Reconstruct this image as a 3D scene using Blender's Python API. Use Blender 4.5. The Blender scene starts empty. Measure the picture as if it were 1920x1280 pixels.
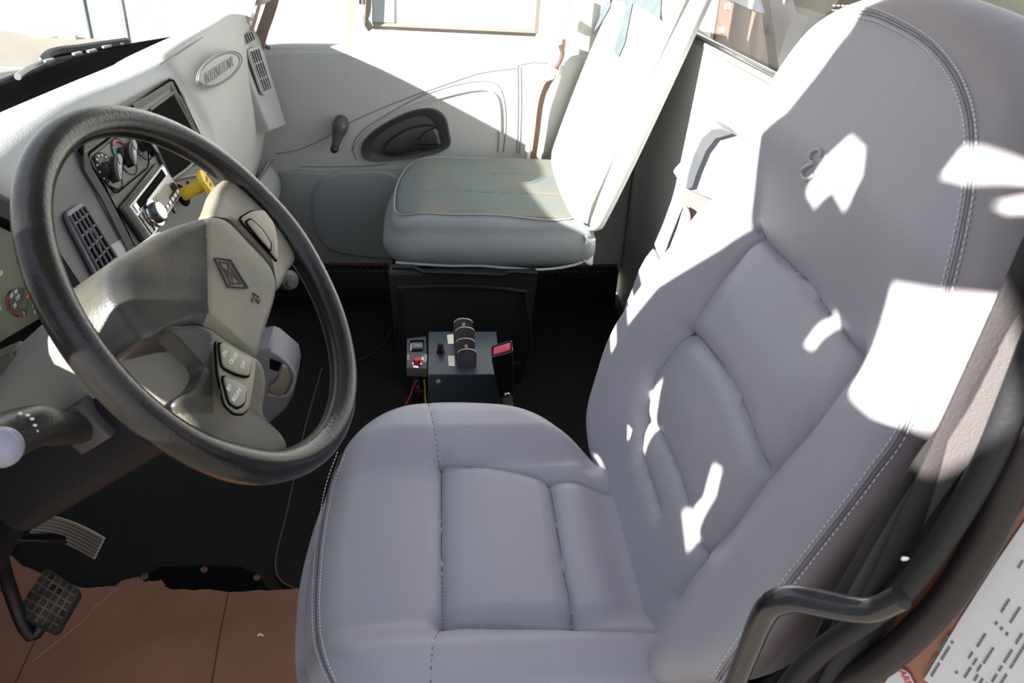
import bpy, bmesh, math, random
from mathutils import Vector, Matrix, noise
random.seed(7)
SC = bpy.context.scene
COL = SC.collection
R = math.radians

# ------------------------------------------------------------------ camera
PITCH, YAW, ROLL, FOC = 31.0, 6.0, 3.0, 1600.0
CAM = Vector((0, -.865, 1.35))
_p, _y, _r = R(PITCH), R(YAW), R(ROLL)
cF = Vector((math.sin(_y)*math.cos(_p), math.cos(_y)*math.cos(_p), -math.sin(_p)))
_R0 = Vector((math.cos(_y), -math.sin(_y), 0))
_U0 = _R0.cross(cF)
cR = _R0*math.cos(_r) + _U0*math.sin(_r)
cU = -_R0*math.sin(_r) + _U0*math.cos(_r)
cam_d = bpy.data.cameras.new('camera'); cam = bpy.data.objects.new('camera', cam_d); COL.objects.link(cam)
m = Matrix((cR, cU, -cF)).transposed().to_4x4(); m.translation = CAM
cam.matrix_world = m
cam_d.sensor_width = 36; cam_d.lens = FOC/1920*36; cam_d.clip_start = .02; cam_d.clip_end = 200
SC.camera = cam

def ray(px, py):
    return cF + (px-960)/FOC*cR + (640-py)/FOC*cU
def at(px, py, x=None, y=None, z=None):
    """point of the place that a measured spot of the photo belongs to, at a known depth plane"""
    d = ray(px, py)
    if x is not None: t = (x-CAM.x)/d.x
    elif y is not None: t = (y-CAM.y)/d.y
    else: t = (z-CAM.z)/d.z
    return CAM + d*t
def atp(px, py, O, n, off=0.0):
    d = ray(px, py)
    return CAM + d*(((O-CAM).dot(n)+off)/d.dot(n))

# ------------------------------------------------------------------ materials
MATS = {}
def mat(name, col, rough=.5, metal=0, bump=0, bscale=200, var=0, vscale=8, col2=None, coat=0, emit=None, alpha=None, spec=None, trans=0):
    if name in MATS: return MATS[name]
    m = bpy.data.materials.new(name); m.use_nodes = True
    nt = m.node_tree; b = nt.nodes['Principled BSDF']
    c = (*col, 1)
    b.inputs['Base Color'].default_value = c
    b.inputs['Roughness'].default_value = rough
    b.inputs['Metallic'].default_value = metal
    if coat: b.inputs['Coat Weight'].default_value = coat
    if spec is not None: b.inputs['Specular IOR Level'].default_value = spec
    if trans: b.inputs['Transmission Weight'].default_value = trans
    if emit: b.inputs['Emission Color'].default_value = (*emit[0], 1); b.inputs['Emission Strength'].default_value = emit[1]
    tc = nt.nodes.new('ShaderNodeTexCoord')
    if var:
        n = nt.nodes.new('ShaderNodeTexNoise'); n.inputs['Scale'].default_value = vscale; n.inputs['Detail'].default_value = 6
        nt.links.new(tc.outputs['Object'], n.inputs['Vector'])
        rp = nt.nodes.new('ShaderNodeValToRGB')
        c2 = col2 or tuple(x*(1-var) for x in col)
        rp.color_ramp.elements[0].color = (*c2, 1); rp.color_ramp.elements[1].color = c
        rp.color_ramp.elements[0].position = .35; rp.color_ramp.elements[1].position = .62
        nt.links.new(n.outputs['Fac'], rp.inputs['Fac']); nt.links.new(rp.outputs['Color'], b.inputs['Base Color'])
    if bump:
        n = nt.nodes.new('ShaderNodeTexNoise'); n.inputs['Scale'].default_value = bscale; n.inputs['Detail'].default_value = 4
        nt.links.new(tc.outputs['Object'], n.inputs['Vector'])
        bp = nt.nodes.new('ShaderNodeBump'); bp.inputs['Strength'].default_value = bump; bp.inputs['Distance'].default_value = .002
        nt.links.new(n.outputs['Fac'], bp.inputs['Height']); nt.links.new(bp.outputs['Normal'], b.inputs['Normal'])
    MATS[name] = m
    return m
leather = mat('grey_leather', (.36, .355, .40), .48, bump=.25, bscale=420, var=.06, vscale=5)
leather_side = mat('grey_leather_side', (.33, .325, .37), .5, bump=.25, bscale=420)
thread = mat('pale_thread', (.62, .62, .66), .6)
seamdark = mat('seam_dark', (.10, .10, .12), .8)
blackpl = mat('black_plastic', (.009, .009, .011), .38, bump=.15, bscale=300, spec=.35)
blackmat = mat('black_matte', (.008, .008, .009), .85, bump=.3, bscale=250, spec=.12)
rimmat = mat('worn_black_rim', (.005, .005, .006), .24, bump=.2, bscale=260, var=.4, vscale=14, col2=(.014, .012, .010), spec=.42)
hubmat = mat('worn_grey_hub', (.16, .152, .115), .5, spec=.35, bump=.3, bscale=500, var=.45, vscale=9, col2=(.10, .096, .076))
hubdark = mat('hub_button', (.18, .17, .125), .5, bump=.2, bscale=500)
dashgrey = mat('dash_grey', (.30, .31, .31), .6, bump=.35, bscale=380, var=.05)
dashlt = mat('dash_light_grey', (.36, .37, .355), .6, bump=.35, bscale=380, var=.05)
dashdk = mat('dash_charcoal', (.085, .086, .092), .52, bump=.3, bscale=420)
dashdk2 = mat('dash_taupe', (.055, .052, .045), .5, bump=.25, bscale=420)
bezel = mat('bezel_taupe', (.085, .08, .068), .5, bump=.2, bscale=420)
slotblack = mat('slot_black', (.003, .003, .003), .9, spec=.05)
doorgrey = mat('door_grey', (.36, .37, .37), .6, bump=.3, bscale=350, var=.04)
doordark = mat('door_lower_grey', (.20, .215, .23), .6, bump=.3, bscale=350)
fabric = mat('teal_grey_fabric', (.125, .155, .15), .9, bump=.5, bscale=700, var=.25, vscale=7, col2=(.165, .155, .135), spec=.2)
vinyl = mat('grey_vinyl', (.205, .22, .235), .45, bump=.3, bscale=300, var=.06)
covermat = mat('pale_seat_cover', (.52, .53, .50), .8, bump=.4, bscale=500)
rubber = mat('floor_rubber', (.0095, .0095, .0095), .7, spec=.15, bump=.5, bscale=160, var=.3, vscale=60)
card = mat('cardboard', (.27, .125, .070), .8, bump=.25, bscale=90, var=.25, vscale=5, col2=(.20, .095, .055))
chrome = mat('chrome', (.75, .75, .76), .15, metal=1)
steel = mat('steel_grey', (.35, .35, .35), .4, metal=.6)
glossblack = mat('gloss_black', (.006, .006, .007), .12, coat=.5)
white = mat('white_print', (.80, .80, .78), .6)
yellow = mat('yellow_plastic', (.78, .52, .03), .4, var=.1)
red = mat('red_plastic', (.55, .01, .02), .3)
redlt = mat('red_button', (.75, .06, .10), .4)
rearwallm = mat('rear_wall_grey', (.36, .37, .37), .65, bump=.3, bscale=300)
paint = mat('copper_paint', (.30, .10, .055), .35, coat=.5, var=.2, vscale=3)
belt = mat('belt_grey', (.30, .26, .26), .6, bump=.3, bscale=600)
whitepaint = mat('white_paint', (.75, .75, .73), .35)

# ------------------------------------------------------------------ mesh helpers
class MB:
    def __init__(s): s.bm = bmesh.new()
    def grid(s, rows, closed_u=False, closed_v=False, flip=False):
        V = [[s.bm.verts.new(p) for p in r] for r in rows]
        nr, nc = len(V), len(V[0])
        for i in range(nr if closed_v else nr-1):
            for j in range(nc if closed_u else nc-1):
                f = [V[i][j], V[i][(j+1) % nc], V[(i+1) % nr][(j+1) % nc], V[(i+1) % nr][j]]
                if flip: f.reverse()
                try: s.bm.faces.new(f)
                except ValueError: pass
        return V
    def cap(s, ring, flip=False):
        r = list(ring)
        if flip: r.reverse()
        try: s.bm.faces.new(r)
        except ValueError: pass
    def box(s, c, size, rot=None, bevel=0, taper=1.0):
        M = (rot.to_4x4() if rot else Matrix.Identity(4)); M.translation = Vector(c)
        t = bmesh.new(); bmesh.ops.create_cube(t, size=1)
        for v in t.verts:
            k = taper if v.co.z > 0 else 1
            v.co = Vector((v.co.x*size[0]*k, v.co.y*size[1]*k, v.co.z*size[2]))
        if bevel: bmesh.ops.bevel(t, geom=list(t.edges), offset=bevel, segments=3, profile=.6, affect='EDGES')
        s._merge(t, M)
        return s
    def _merge(s, t, M):
        mp = {}
        for v in t.verts: mp[v] = s.bm.verts.new(M @ v.co)
        for f in t.faces:
            try: s.bm.faces.new([mp[v] for v in f.verts])
            except ValueError: pass
        t.free()
    def tube(s, pts, r, seg=12, closed=False, caps=True, flat=None):
        pts = [Vector(p) for p in pts]; n = len(pts)
        rr = r if isinstance(r, (list, tuple)) else [r]*n
        rows = []; up = None
        for i in range(n):
            a = pts[(i-1) % n] if (i or closed) else pts[i]
            b = pts[(i+1) % n] if (i < n-1 or closed) else pts[i]
            t = (b-a).normalized()
            if up is None:
                up = t.orthogonal().normalized() if flat is None else (flat-t*flat.dot(t)).normalized()
            else: up = (up-t*up.dot(t)).normalized()
            sd = t.cross(up)
            rows.append([pts[i]+(up*math.cos(2*math.pi*k/seg)+sd*math.sin(2*math.pi*k/seg))*rr[i] for k in range(seg)])
        V = s.grid(rows, closed_u=True, closed_v=closed)
        if caps and not closed: s.cap(V[0]); s.cap(V[-1], True)
        return s
    def band(s, pts, w, t, wdir):
        """flat strap following pts, width w along wdir, thickness t"""
        pts = [Vector(p) for p in pts]; n = len(pts); rows = []
        for i in range(n):
            tg = (pts[min(i+1, n-1)]-pts[max(i-1, 0)]).normalized()
            wd = (wdir-tg*wdir.dot(tg)).normalized(); nn = tg.cross(wd)
            p = pts[i]; rows.append([p+wd*w/2+nn*t/2, p-wd*w/2+nn*t/2, p-wd*w/2-nn*t/2, p+wd*w/2-nn*t/2])
        V = s.grid(rows, closed_u=True); s.cap(V[0]); s.cap(V[-1], True); return s
    def cyl(s, a, b, r0, r1=None, seg=24, bev=0):
        a, b = Vector(a), Vector(b); r1 = r0 if r1 is None else r1; d = (b-a)
        if bev:
            u = d.normalized()
            return s.tube([a, a+u*.0001, b-u*bev, b-u*bev*.3, b], [r0, r0, r1, r1-bev*.3, r1-bev], seg)
        return s.tube([a, b], [r0, r1], seg)
    def prism(s, poly, d, inset=0, seg=0):
        """extrude polygon (list of Vector) along vector d; rounded top by inset"""
        P = [Vector(p) for p in poly]; d = Vector(d); c = sum(P, Vector())/len(P)
        rows = [P]
        if inset:
            L = d.length; u = d/L
            for k in range(0, 4):
                a = k/3*math.pi/2
                off = inset*(1-math.cos(a)); h = L-inset+inset*math.sin(a)
                rows.append([p+(c-p).normalized()*off+u*h for p in P])
        else: rows.append([p+d for p in P])
        V = s.grid(rows, closed_u=True); s.cap(V[0], True); s.cap(V[-1]); return s
    def sphere(s, c, r, sc=(1, 1, 1), seg=16):
        t = bmesh.new(); bmesh.ops.create_uvsphere(t, u_segments=seg, v_segments=seg//2+2, radius=r)
        M = Matrix.Translation(c) @ Matrix.Diagonal((*sc, 1)); s._merge(t, M); return s
    def build(s, name, material, parent=None, smooth=True, weld=True, subsurf=0, solid=0, bevel=0):
        if weld: bmesh.ops.remove_doubles(s.bm, verts=s.bm.verts, dist=1e-6)
        bmesh.ops.recalc_face_normals(s.bm, faces=s.bm.faces)
        me = bpy.data.meshes.new(name)
        if parent is not None:
            inv = Matrix.Translation(-world_loc(parent))
            s.bm.transform(inv)
        s.bm.to_mesh(me); s.bm.free()
        me.materials.append(material)
        if smooth:
            me.polygons.foreach_set('use_smooth', [True]*len(me.polygons))
            try: me.set_sharp_from_angle(angle=R(38))
            except Exception: pass
        o = bpy.data.objects.new(name, me); COL.objects.link(o)
        if parent is not None: o.parent = parent
        if solid:
            md = o.modifiers.new('s', 'SOLIDIFY'); md.thickness = solid; md.offset = -1
        if bevel:
            md = o.modifiers.new('b', 'BEVEL'); md.width = bevel; md.segments = 2; md.limit_method = 'ANGLE'
        if subsurf:
            md = o.modifiers.new('u', 'SUBSURF'); md.levels = subsurf; md.render_levels = subsurf
        return o
def world_loc(o):
    v = Vector(o.location)
    return v + (world_loc(o.parent) if o.parent else Vector())
def tag(o, label=None, cat=None, group=None, kind=None):
    if label: o['label'] = label
    if cat: o['category'] = cat
    if group: o['group'] = group
    if kind: o['kind'] = kind
    return o
def thing(name, label, cat, loc=(0, 0, 0), group=None, kind=None):
    o = bpy.data.objects.new(name, None); COL.objects.link(o); o.location = loc; o.empty_display_size = .05
    return tag(o, label, cat, group, kind)

def cr(pts, n, closed=False):
    """Catmull-Rom through pts, n samples per span"""
    P = [Vector(p) for p in pts]; N = len(P); out = []
    spans = N if closed else N-1
    for i in range(spans):
        if closed: a, b, c, d = P[(i-1) % N], P[i], P[(i+1) % N], P[(i+2) % N]
        else: a, b, c, d = P[max(i-1, 0)], P[i], P[i+1], P[min(i+2, N-1)]
        for k in range(n):
            t = k/n
            out.append(.5*((2*b)+(c-a)*t+(2*a-5*b+4*c-d)*t*t+(3*b-a-3*c+d)*t**3))
    if not closed: out.append(P[-1].copy())
    return out
def loft(rows, nu=6, nv=6):
    """smooth surface through rows of control points"""
    rr = [cr(r, nu) for r in rows]
    cols = [cr([rr[i][j] for i in range(len(rr))], nv) for j in range(len(rr[0]))]
    return [[cols[j][i] for j in range(len(cols))] for i in range(len(cols[0]))]
def resample(pts, n, closed=True):
    P = pts+[pts[0]] if closed else pts
    L = [0]
    for i in range(1, len(P)): L.append(L[-1]+(P[i]-P[i-1]).length)
    out = []; j = 0
    for k in range(n):
        s = L[-1]*k/(n if closed else n-1)
        while j < len(L)-2 and L[j+1] < s: j += 1
        t = (s-L[j])/max(L[j+1]-L[j], 1e-9); out.append(P[j].lerp(P[j+1], min(t, 1)))
    return out
def rpoly(Q, f=.22):
    out = []; n = len(Q)
    for i in range(n):
        a, b, c = Q[i-1], Q[i], Q[(i+1) % n]
        p, q = b.lerp(a, f), b.lerp(c, f); out += [p, (p+q+2*b)/4, q]
    return out
def rrect(cx, cy, w, h, r, n=5):
    out = []
    for (sx, sy, a0) in ((1, 1, 0), (-1, 1, 90), (-1, -1, 180), (1, -1, 270)):
        for k in range(n+1):
            a = R(a0+90*k/n); out.append((cx+sx*(w/2-r)+r*math.cos(a), cy+sy*(h/2-r)+r*math.sin(a)))
    return out
def segdist(p, a, b):
    ab = b-a; t = max(0, min(1, (p-a).dot(ab)/max(ab.length_squared, 1e-12)))
    return (p-(a+ab*t)).length
def pdist(p, poly):
    return min(segdist(p, poly[i], poly[i+1]) for i in range(len(poly)-1))

class Pillow:
    """upholstered cushion: outline (2D), height function, side thickness, in a local frame O,U,V,N"""
    def __init__(s, outline, hf, T, O, U, V, N, re=.04, grooves=(), na=260, nr=70, bulge=.006, bot=.02, taper=0):
        s.taper = taper
        s.O, s.U, s.V, s.N = Vector(O), Vector(U), Vector(V), Vector(N)
        s.out = resample(cr([Vector((*p, 0)) for p in outline], 8, True), na)
        s.hf, s.T, s.re, s.gr, s.nr, s.bulge, s.bot = hf, T, re, grooves, nr, bulge, bot
        s.c = sum(s.out, Vector())/na
        s.gp = [([Vector((*q, 0)) for q in g[0]], g[1], g[2]) for g in grooves]
    def h(s, p, frac):
        h = s.hf(p.x, p.y)
        for poly, dep, w in s.gp:
            d = pdist(p, poly)
            if d < 5*w: h -= dep*(.55*math.exp(-(d/w)**2) + .45*math.exp(-(d/(w*.22))**2))
        return h
    def edge(s, d):
        if d >= s.re: return 0
        q = 1-d/s.re; return -s.re*(1-math.sqrt(max(0, 1-q*q)))
    def W(s, p, h): return s.O+s.U*p.x+s.V*p.y+s.N*h
    def surf(s, u, v, lift=0):
        """world point on the top surface at local u,v"""
        p = Vector((u, v, 0)); d = min(segdist(p, s.out[i], s.out[(i+1) % len(s.out)]) for i in range(0, len(s.out)))
        return s.W(p, s.h(p, 0)+s.edge(d)*1.0+lift)
    def mesh(s, mb):
        rows = []
        for k in range(1, s.nr+1):
            f = k/s.nr; f = 1-(1-f)**1.25 if k < s.nr else 1
            row = []
            for o in s.out:
                p = s.c.lerp(o, f); d = (o-p).length*.92
                row.append(s.W(p, s.h(p, f)+s.edge(d)))
            rows.append(row)
        n = len(s.out)
        for j in range(1, 11):
            t = j/10; row = []
            for i, o in enumerate(s.out):
                tg = (s.out[(i+1) % n]-s.out[i-1]).normalized(); nn = Vector((tg.y, -tg.x, 0))
                if (o-s.c).dot(nn) < 0: nn = -nn
                e0 = s.h(o, 1)+s.edge(0); e = e0+(-s.T-e0)*t
                row.append(s.W(o+nn*(s.bulge*math.sin(math.pi*t)-s.bot*max(0, t-.8)*5*.5-s.taper*t), e))
            rows.append(row)
        V = mb.grid(rows, closed_u=True)
        cv = mb.bm.verts.new(s.W(s.c, s.h(s.c, 0)))
        for i in range(n): mb.bm.faces.new([V[0][i], V[0][(i+1) % n], cv])
        mb.cap(V[-1], True)
        return mb
def stitches(mb, pts, step=.0062, L=.004, r=.0009, nrm=None):
    P = resample(pts, max(3, int(sum((pts[i+1]-pts[i]).length for i in range(len(pts)-1))/step)), closed=False)
    for i in range(len(P)-1):
        t = (P[i+1]-P[i]).normalized(); a = P[i]; mb.tube([a, a+t*L*.2, a+t*L*.8, a+t*L], [r*.4, r, r, r*.4], 5)
def text_mesh(txt, size, ext, M, name, material, parent, spacing=1.0, bev=0, off=0):
    cu = bpy.data.curves.new(name+'_c', 'FONT'); cu.body = txt; cu.size = size; cu.extrude = ext; cu.align_x = 'CENTER'; cu.align_y = 'CENTER'
    cu.space_character = spacing; cu.offset = off; cu.bevel_depth = bev
    t = bpy.data.objects.new(name+'_t', cu); COL.objects.link(t)
    dg = bpy.context.evaluated_depsgraph_get(); dg.update()
    me = bpy.data.meshes.new_from_object(t.evaluated_get(dg))
    bpy.data.objects.remove(t, do_unlink=True)
    if parent is not None: me.transform(Matrix.Translation(-world_loc(parent)) @ M)
    else: me.transform(M)
    me.materials.clear(); me.materials.append(material)
    o = bpy.data.objects.new(name, me); COL.objects.link(o)
    if parent is not None: o.parent = parent
    return o
def frameM(O, X, Y):
    X = Vector(X).normalized(); Y = (Vector(Y)-X*Vector(Y).dot(X)).normalized(); Z = X.cross(Y)
    M = Matrix((X, Y, Z)).transposed().to_4x4(); M.translation = O; return M

# ------------------------------------------------------------------ SETTING
def glassmat(name, tint=(1, 1, 1), gl=.05):
    m = bpy.data.materials.new(name); m.use_nodes = True; nt = m.node_tree; nt.nodes.clear()
    o = nt.nodes.new('ShaderNodeOutputMaterial'); mx = nt.nodes.new('ShaderNodeMixShader'); t = nt.nodes.new('ShaderNodeBsdfTransparent'); g = nt.nodes.new('ShaderNodeBsdfGlossy')
    t.inputs[0].default_value = (*tint, 1); g.inputs['Roughness'].default_value = .02; mx.inputs[0].default_value = gl
    nt.links.new(t.outputs[0], mx.inputs[1]); nt.links.new(g.outputs[0], mx.inputs[2]); nt.links.new(mx.outputs[0], o.inputs[0]); return m
glass = glassmat('clear_glass', (.97, .98, .98), .03)

DY = 1.66          # inner face of the passenger door
RX = .62           # rear wall
# floor with a toe board rising towards the front
mb = MB()
mb.box((-.16, .62, -.02), (1.64, 2.12, .04))
tag(mb.build('floor', rubber), kind='structure')
mb = MB()
rows = [[Vector((-.88, y, 0)), Vector((-.96, y, .02)), Vector((-1.04, y, .12)), Vector((-1.10, y, .36)), Vector((-1.10, y, .70))] for y in (-.43, .2, .8, 1.2, DY)]
mb.grid(loft(rows, 5, 2))
tag(mb.build('wall_front', blackmat, solid=.01), kind='structure')
# raised fold of the floor mat along the tunnel
mf = thing('floor_mat', 'black speckled rubber floor mat with a raised brown edge line beside the driver seat', 'floor mat', (-.4, .45, .0))
mb = MB()
pts = [at(*p, z=.004) for p in ((604, 690), (570, 810), (540, 950), (520, 1030), (517, 1065), (528, 1090), (560, 1106))]
poly = [at(*p, z=.001) for p in ((604, 690), (570, 810), (540, 950), (520, 1030), (517, 1065), (528, 1090), (560, 1106))]
poly = cr(poly, 4)+[Vector((-.12, .40, .001)), Vector((-.12, .95, .001))]
mb.prism(poly, (0, 0, .004)); mb.build('mat_panel', mat('mat_rubber', (.011, .0105, .010), .7, bump=.7, bscale=120, var=.4, vscale=90, spec=.15), mf)
mb = MB(); mb.tube(cr(pts, 6), .0022, 6); mb.build('edge_line', mat('brown_edge', (.075, .055, .04), .6), mf)
ln = MB(); ln.tube(cr([at(*p, z=.003) for p in ((735, 612), (722, 640), (695, 665), (663, 678))], 6), .002, 6); ln.build('seam_line', mat('mat_line', (.04, .04, .035), .6), mf)
# cover plate with bolts
cp = thing('floor_cover_plate', 'black access plate with small rusty bolts in the floor ahead of the cardboard', 'cover plate', at(400, 1085, z=.0))
mb = MB(); P = [at(*p, z=.002) for p in ((275, 1080), (300, 1064), (370, 1061), (450, 1063), (487, 1078), (505, 1110), (440, 1130), (275, 1130))]
mb.prism(P, (0, 0, .004), inset=.003); mb.build('plate', slotblack, cp)
for p in ((272, 1083), (383, 1070), (482, 1085)):
    b = MB(); q = at(*p, z=.005); b.cyl(q, q+Vector((0, 0, .005)), .007, .005, 12); b.tube([q+Vector((.006*math.cos(a), .006*math.sin(a), .005)) for a in [k*math.pi/5 for k in range(10)]], .0016, 5, closed=True); b.build('bolt', mat('rusty_bolt', (.16, .07, .05), .6, metal=.3), cp)

# cardboard sheet
cb = thing('cardboard_sheet', 'brown torn cardboard sheet laid on the floor under the pedals', 'cardboard', at(300, 1200, z=0))
edge = [(-40, 990), (0, 1036), (22, 1043), (40, 1060), (58, 1068), (150, 1103), (180, 1103), (215, 1101), (222, 1096), (232, 1090), (248, 1086), (258, 1084), (268, 1087), (272, 1093), (282, 1091), (292, 1092), (303, 1089), (309, 1096), (312, 1103), (322, 1107), (350, 1107), (368, 1109), (395, 1107), (420, 1111), (428, 1113), (470, 1110), (520, 1108), (565, 1106)]
poly = [at(*p, z=.006) for p in edge]+[Vector((-.16, .38, .006)), Vector((-.16, -.36, .006)), Vector((-.78, -.36, .006)), Vector((-.95, .1, .006))]
dense = []
for i in range(len(poly)):
    a, b = poly[i], poly[(i+1) % len(poly)]; dense.append(a)
    if i < len(edge)-1:
        for k in (1, 2): dense.append(a.lerp(b, k/3)+Vector((0, random.uniform(-.0022, .0022), 0)))
mb = MB(); mb.prism(dense, (0, 0, .004)); mb.build('sheet', card, cb, smooth=False)
for L in (((428, 1113), (412, 1190), (396, 1290)), ((79, 1177), (52, 1230), (25, 1290)), ((0, 1105), (40, 1135), (75, 1180))):
    mb = MB(); mb.tube([at(*p, z=.0105) for p in L], .0012, 5)
    mb.build('crease', mat('card_crease', (.07, .032, .02), .9), cb)
for L in (((223, 1103), (185, 1130), (150, 1168), (110, 1200), (60, 1240)), ((175, 1140), (195, 1125), (210, 1108))):
    mb = MB(); mb.tube(cr([at(*p, z=.0105) for p in L], 5), .0008, 5)
    mb.build('scratch', mat('card_scratch', (.34, .2, .14), .9), cb)
mb = MB(); mb.tube(cr([at(*p, z=.0115) for p in ((484, 1192), (486, 1189), (491, 1190), (494, 1192))], 4), .0022, 6)
tag(mb.build('paper_scrap', white), 'tiny curled white scrap lying on the cardboard beside the driver seat', 'paper scrap')

# rear wall and window opening
mb = MB()
mb.box((RX+.02, .70, .47), (.04, 2.28, .945))
tag(mb.build('wall_rear', rearwallm, bevel=.006), kind='structure')
led = thing('window_1', None, None, (RX, .9, .95)); tag(led, kind='structure')
mb = MB(); a = at(1298, 62, x=RX-.004); b = at(1437, 133, x=RX-.004)
dirv = (b-a); a2 = a-dirv*.9; b2 = b+dirv*1.6
mb.tube([a2, b2], .0065, 10); mb.build('window_gasket', glossblack, led)
mb = MB(); mb.prism([a2+Vector((.01, 0, 0)), b2+Vector((.01, 0, 0)), b2+Vector((.06, 0, .5)), a2+Vector((.06, 0, .5))], (.004, 0, 0)); mb.build('window_pane', glass, led, smooth=False)
mb = MB(); mb.tube([a2+Vector((.012, 0, -.014)), b2+Vector((.012, 0, -.014))], .011, 10); mb.build('window_sill', mat('sill_taupe', (.22, .19, .17), .5), led)

# passenger door
door = thing('door_1', None, None, (0, DY, 0)); tag(door, kind='structure')
mb = MB()
def dpt(px, py, dy=0): return at(px, py, y=DY+dy)
sill = [dpt(480, 100), dpt(520, 92), dpt(640, 92), dpt(850, 98), dpt(1080, 112)]
outl = [Vector((p.x, DY, p.z)) for p in sill]+[Vector((.62, DY, .80)), Vector((.62, DY, .10)), Vector((-.62, DY, .10)), Vector((-.62, DY, .78))]
mb.prism(outl, (0, .06, 0)); mb.build('door_panel', doorgrey, door, smooth=False, bevel=.012)
# lower darker map pocket area
mb = MB(); P = [dpt(*p, -.002) for p in ((523, 322), (560, 318), (600, 322), (740, 318), (1010, 300), (1010, 520), (745, 500), (590, 492), (532, 492), (522, 400))]
mb.prism(P, (0, -.012, 0), inset=.01); mb.build('map_pocket', doordark, door)
mb = MB(); P = [dpt(*p, -.014) for p in ((585, 400), (590, 350), (620, 325), (680, 318), (745, 330), (760, 420), (750, 480), (640, 475), (600, 450))]
mb.prism(cr(P, 4, True), (0, -.012, 0), inset=.012); mb.build('pocket_bulge', doordark, door)
# styling grooves of the panel
mb = MB()
for L in (((517, 288), (560, 280), (610, 258), (660, 228), (740, 193), (830, 160), (900, 137), (966, 128)),
          ((968, 128), (974, 122), (1000, 117), (1025, 118)), ((970, 126), (971, 200), (969, 288)), ((976, 126), (977, 200), (974, 288)),
          ((668, 300), (662, 272), (680, 245), (720, 218), (790, 180), (860, 158), (910, 152), (935, 162), (946, 195), (948, 240), (944, 285)),
          ((560, 312), (640, 312), (700, 310), (725, 308))):
    mb.tube(cr([dpt(*p, .0) for p in L], 6), .0022, 6)
mb.build('panel_groove', mat('groove_grey', (.17, .175, .18), .8), door)
mb = MB()
mb.tube(cr([dpt(*p, -.004) for p in ((664, 286), (672, 268), (700, 240), (760, 206), (830, 182), (900, 168), (930, 180), (938, 220), (936, 285))], 6), .0028, 8)
mb.build('panel_ridge', doorgrey, door)
# pull recess: dark oval pocket with an inner handle
hp = MB(); P = [dpt(*p, -.004) for p in ((677, 288), (680, 268), (702, 245), (740, 222), (780, 206), (812, 204), (834, 218), (842, 245), (842, 276), (800, 292), (740, 300), (700, 302), (684, 298))]
P = cr(P, 4, True); c = sum(P, Vector())/len(P)
inner = [c.lerp(p, .83)+Vector((0, -.004, 0)) for p in P]; deep = [c.lerp(p, .74)+Vector((0, .0, 0)) for p in P]; back = [c.lerp(p, .66)+Vector((0, .012, 0)) for p in P]
outer0 = [p+Vector((0, .004, 0)) for p in P]; outer1 = [c.lerp(p, .97)+Vector((0, -.008, 0)) for p in P]
V = hp.grid([outer0, outer1, inner, deep], closed_u=True); hb = hp.build('handle_bezel', mat('handle_black', (.03, .03, .032), .4, bump=.2, bscale=300), door)
mb = MB(); mb.prism([p+Vector((0, .002, 0)) for p in deep], (0, .002, 0)); mb.build('handle_recess', mat('handle_recess', (.045, .045, .05), .6), hb)
mb = MB(); P = cr([dpt(*p, -.006) for p in ((718, 283), (730, 262), (760, 243), (795, 233), (818, 238), (825, 256), (824, 273), (780, 280), (740, 288))], 4, True)
mb.prism(P, (0, -.022, 0), inset=.012); mb.build('inside_handle', mat('handle_dark', (.016, .016, .017), .4, bump=.2, bscale=300), hb)
mb = MB(); mb.tube(cr([dpt(*p, -.030) for p in ((784, 262), (800, 246), (820, 238))], 5), .0014, 6); mb.tube(cr([dpt(*p, -.030) for p in ((782, 270), (800, 272), (822, 270))], 5), .0012, 6); mb.build('handle_seam', slotblack, hb)
# window crank
ck = MB()
a, b = dpt(640, 228, -.02), dpt(628, 276, -.045)
M = [a.lerp(b, k/8) for k in range(9)]
ck.tube([a+(a-b).normalized()*.018]+M+[b+(b-a).normalized()*.008], [.006, .020, .0235, .023, .021, .018, .0155, .0135, .012, .0115, .006], 18)
ck.cyl(dpt(640, 228, 0), a, .02, .018)
cko = ck.build('window_crank', mat('crank_grey', (.045, .046, .048), .45, bump=.2, bscale=300), door)
mb = MB(); q = dpt(627, 279, -.05); mb.sphere(q, .0125, (1, 1.5, 1)); mb.build('crank_knob', blackpl, cko)
# sill pad and black step
mb = MB(); mb.tube(cr([Vector((p.x, DY+.02, p.z-.006)) for p in sill]+[Vector((.62, DY+.02, .795))], 6), .016, 10); mb.build('door_sill', dashlt, door)
mb = MB(); mb.box((.0, DY-.02, .06), (1.2, .06, .12), bevel=.004)
for k in range(60): mb.box((-.55+k*.0185, DY-.03, .122), (.006, .05, .006))
st = mb.build('step_tread', blackpl, door)
mb = MB(); mb.box((0, DY-.016, .126), (1.2, .008, .008)); mb.build('step_edge', mat('red_edge', (.12, .04, .02), .5), door)
# window glass and front gasket of the door
mb = MB(); mb.prism([Vector((-.47, DY+.04, .79)), Vector((.55, DY+.04, .79)), Vector((.55, DY+.02, 1.45)), Vector((-.2, DY+.02, 1.45))], (0, .004, 0)); mb.build('window_glass', glass, door, smooth=False)
mb = MB(); mb.tube(cr([dpt(*p, .01) for p in ((506, 92), (494, 82), (489, 72), (491, 62), (498, 45), (512, 20), (530, -30))], 6), .0055, 8); mb.build('window_seal', glossblack, door)
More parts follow.
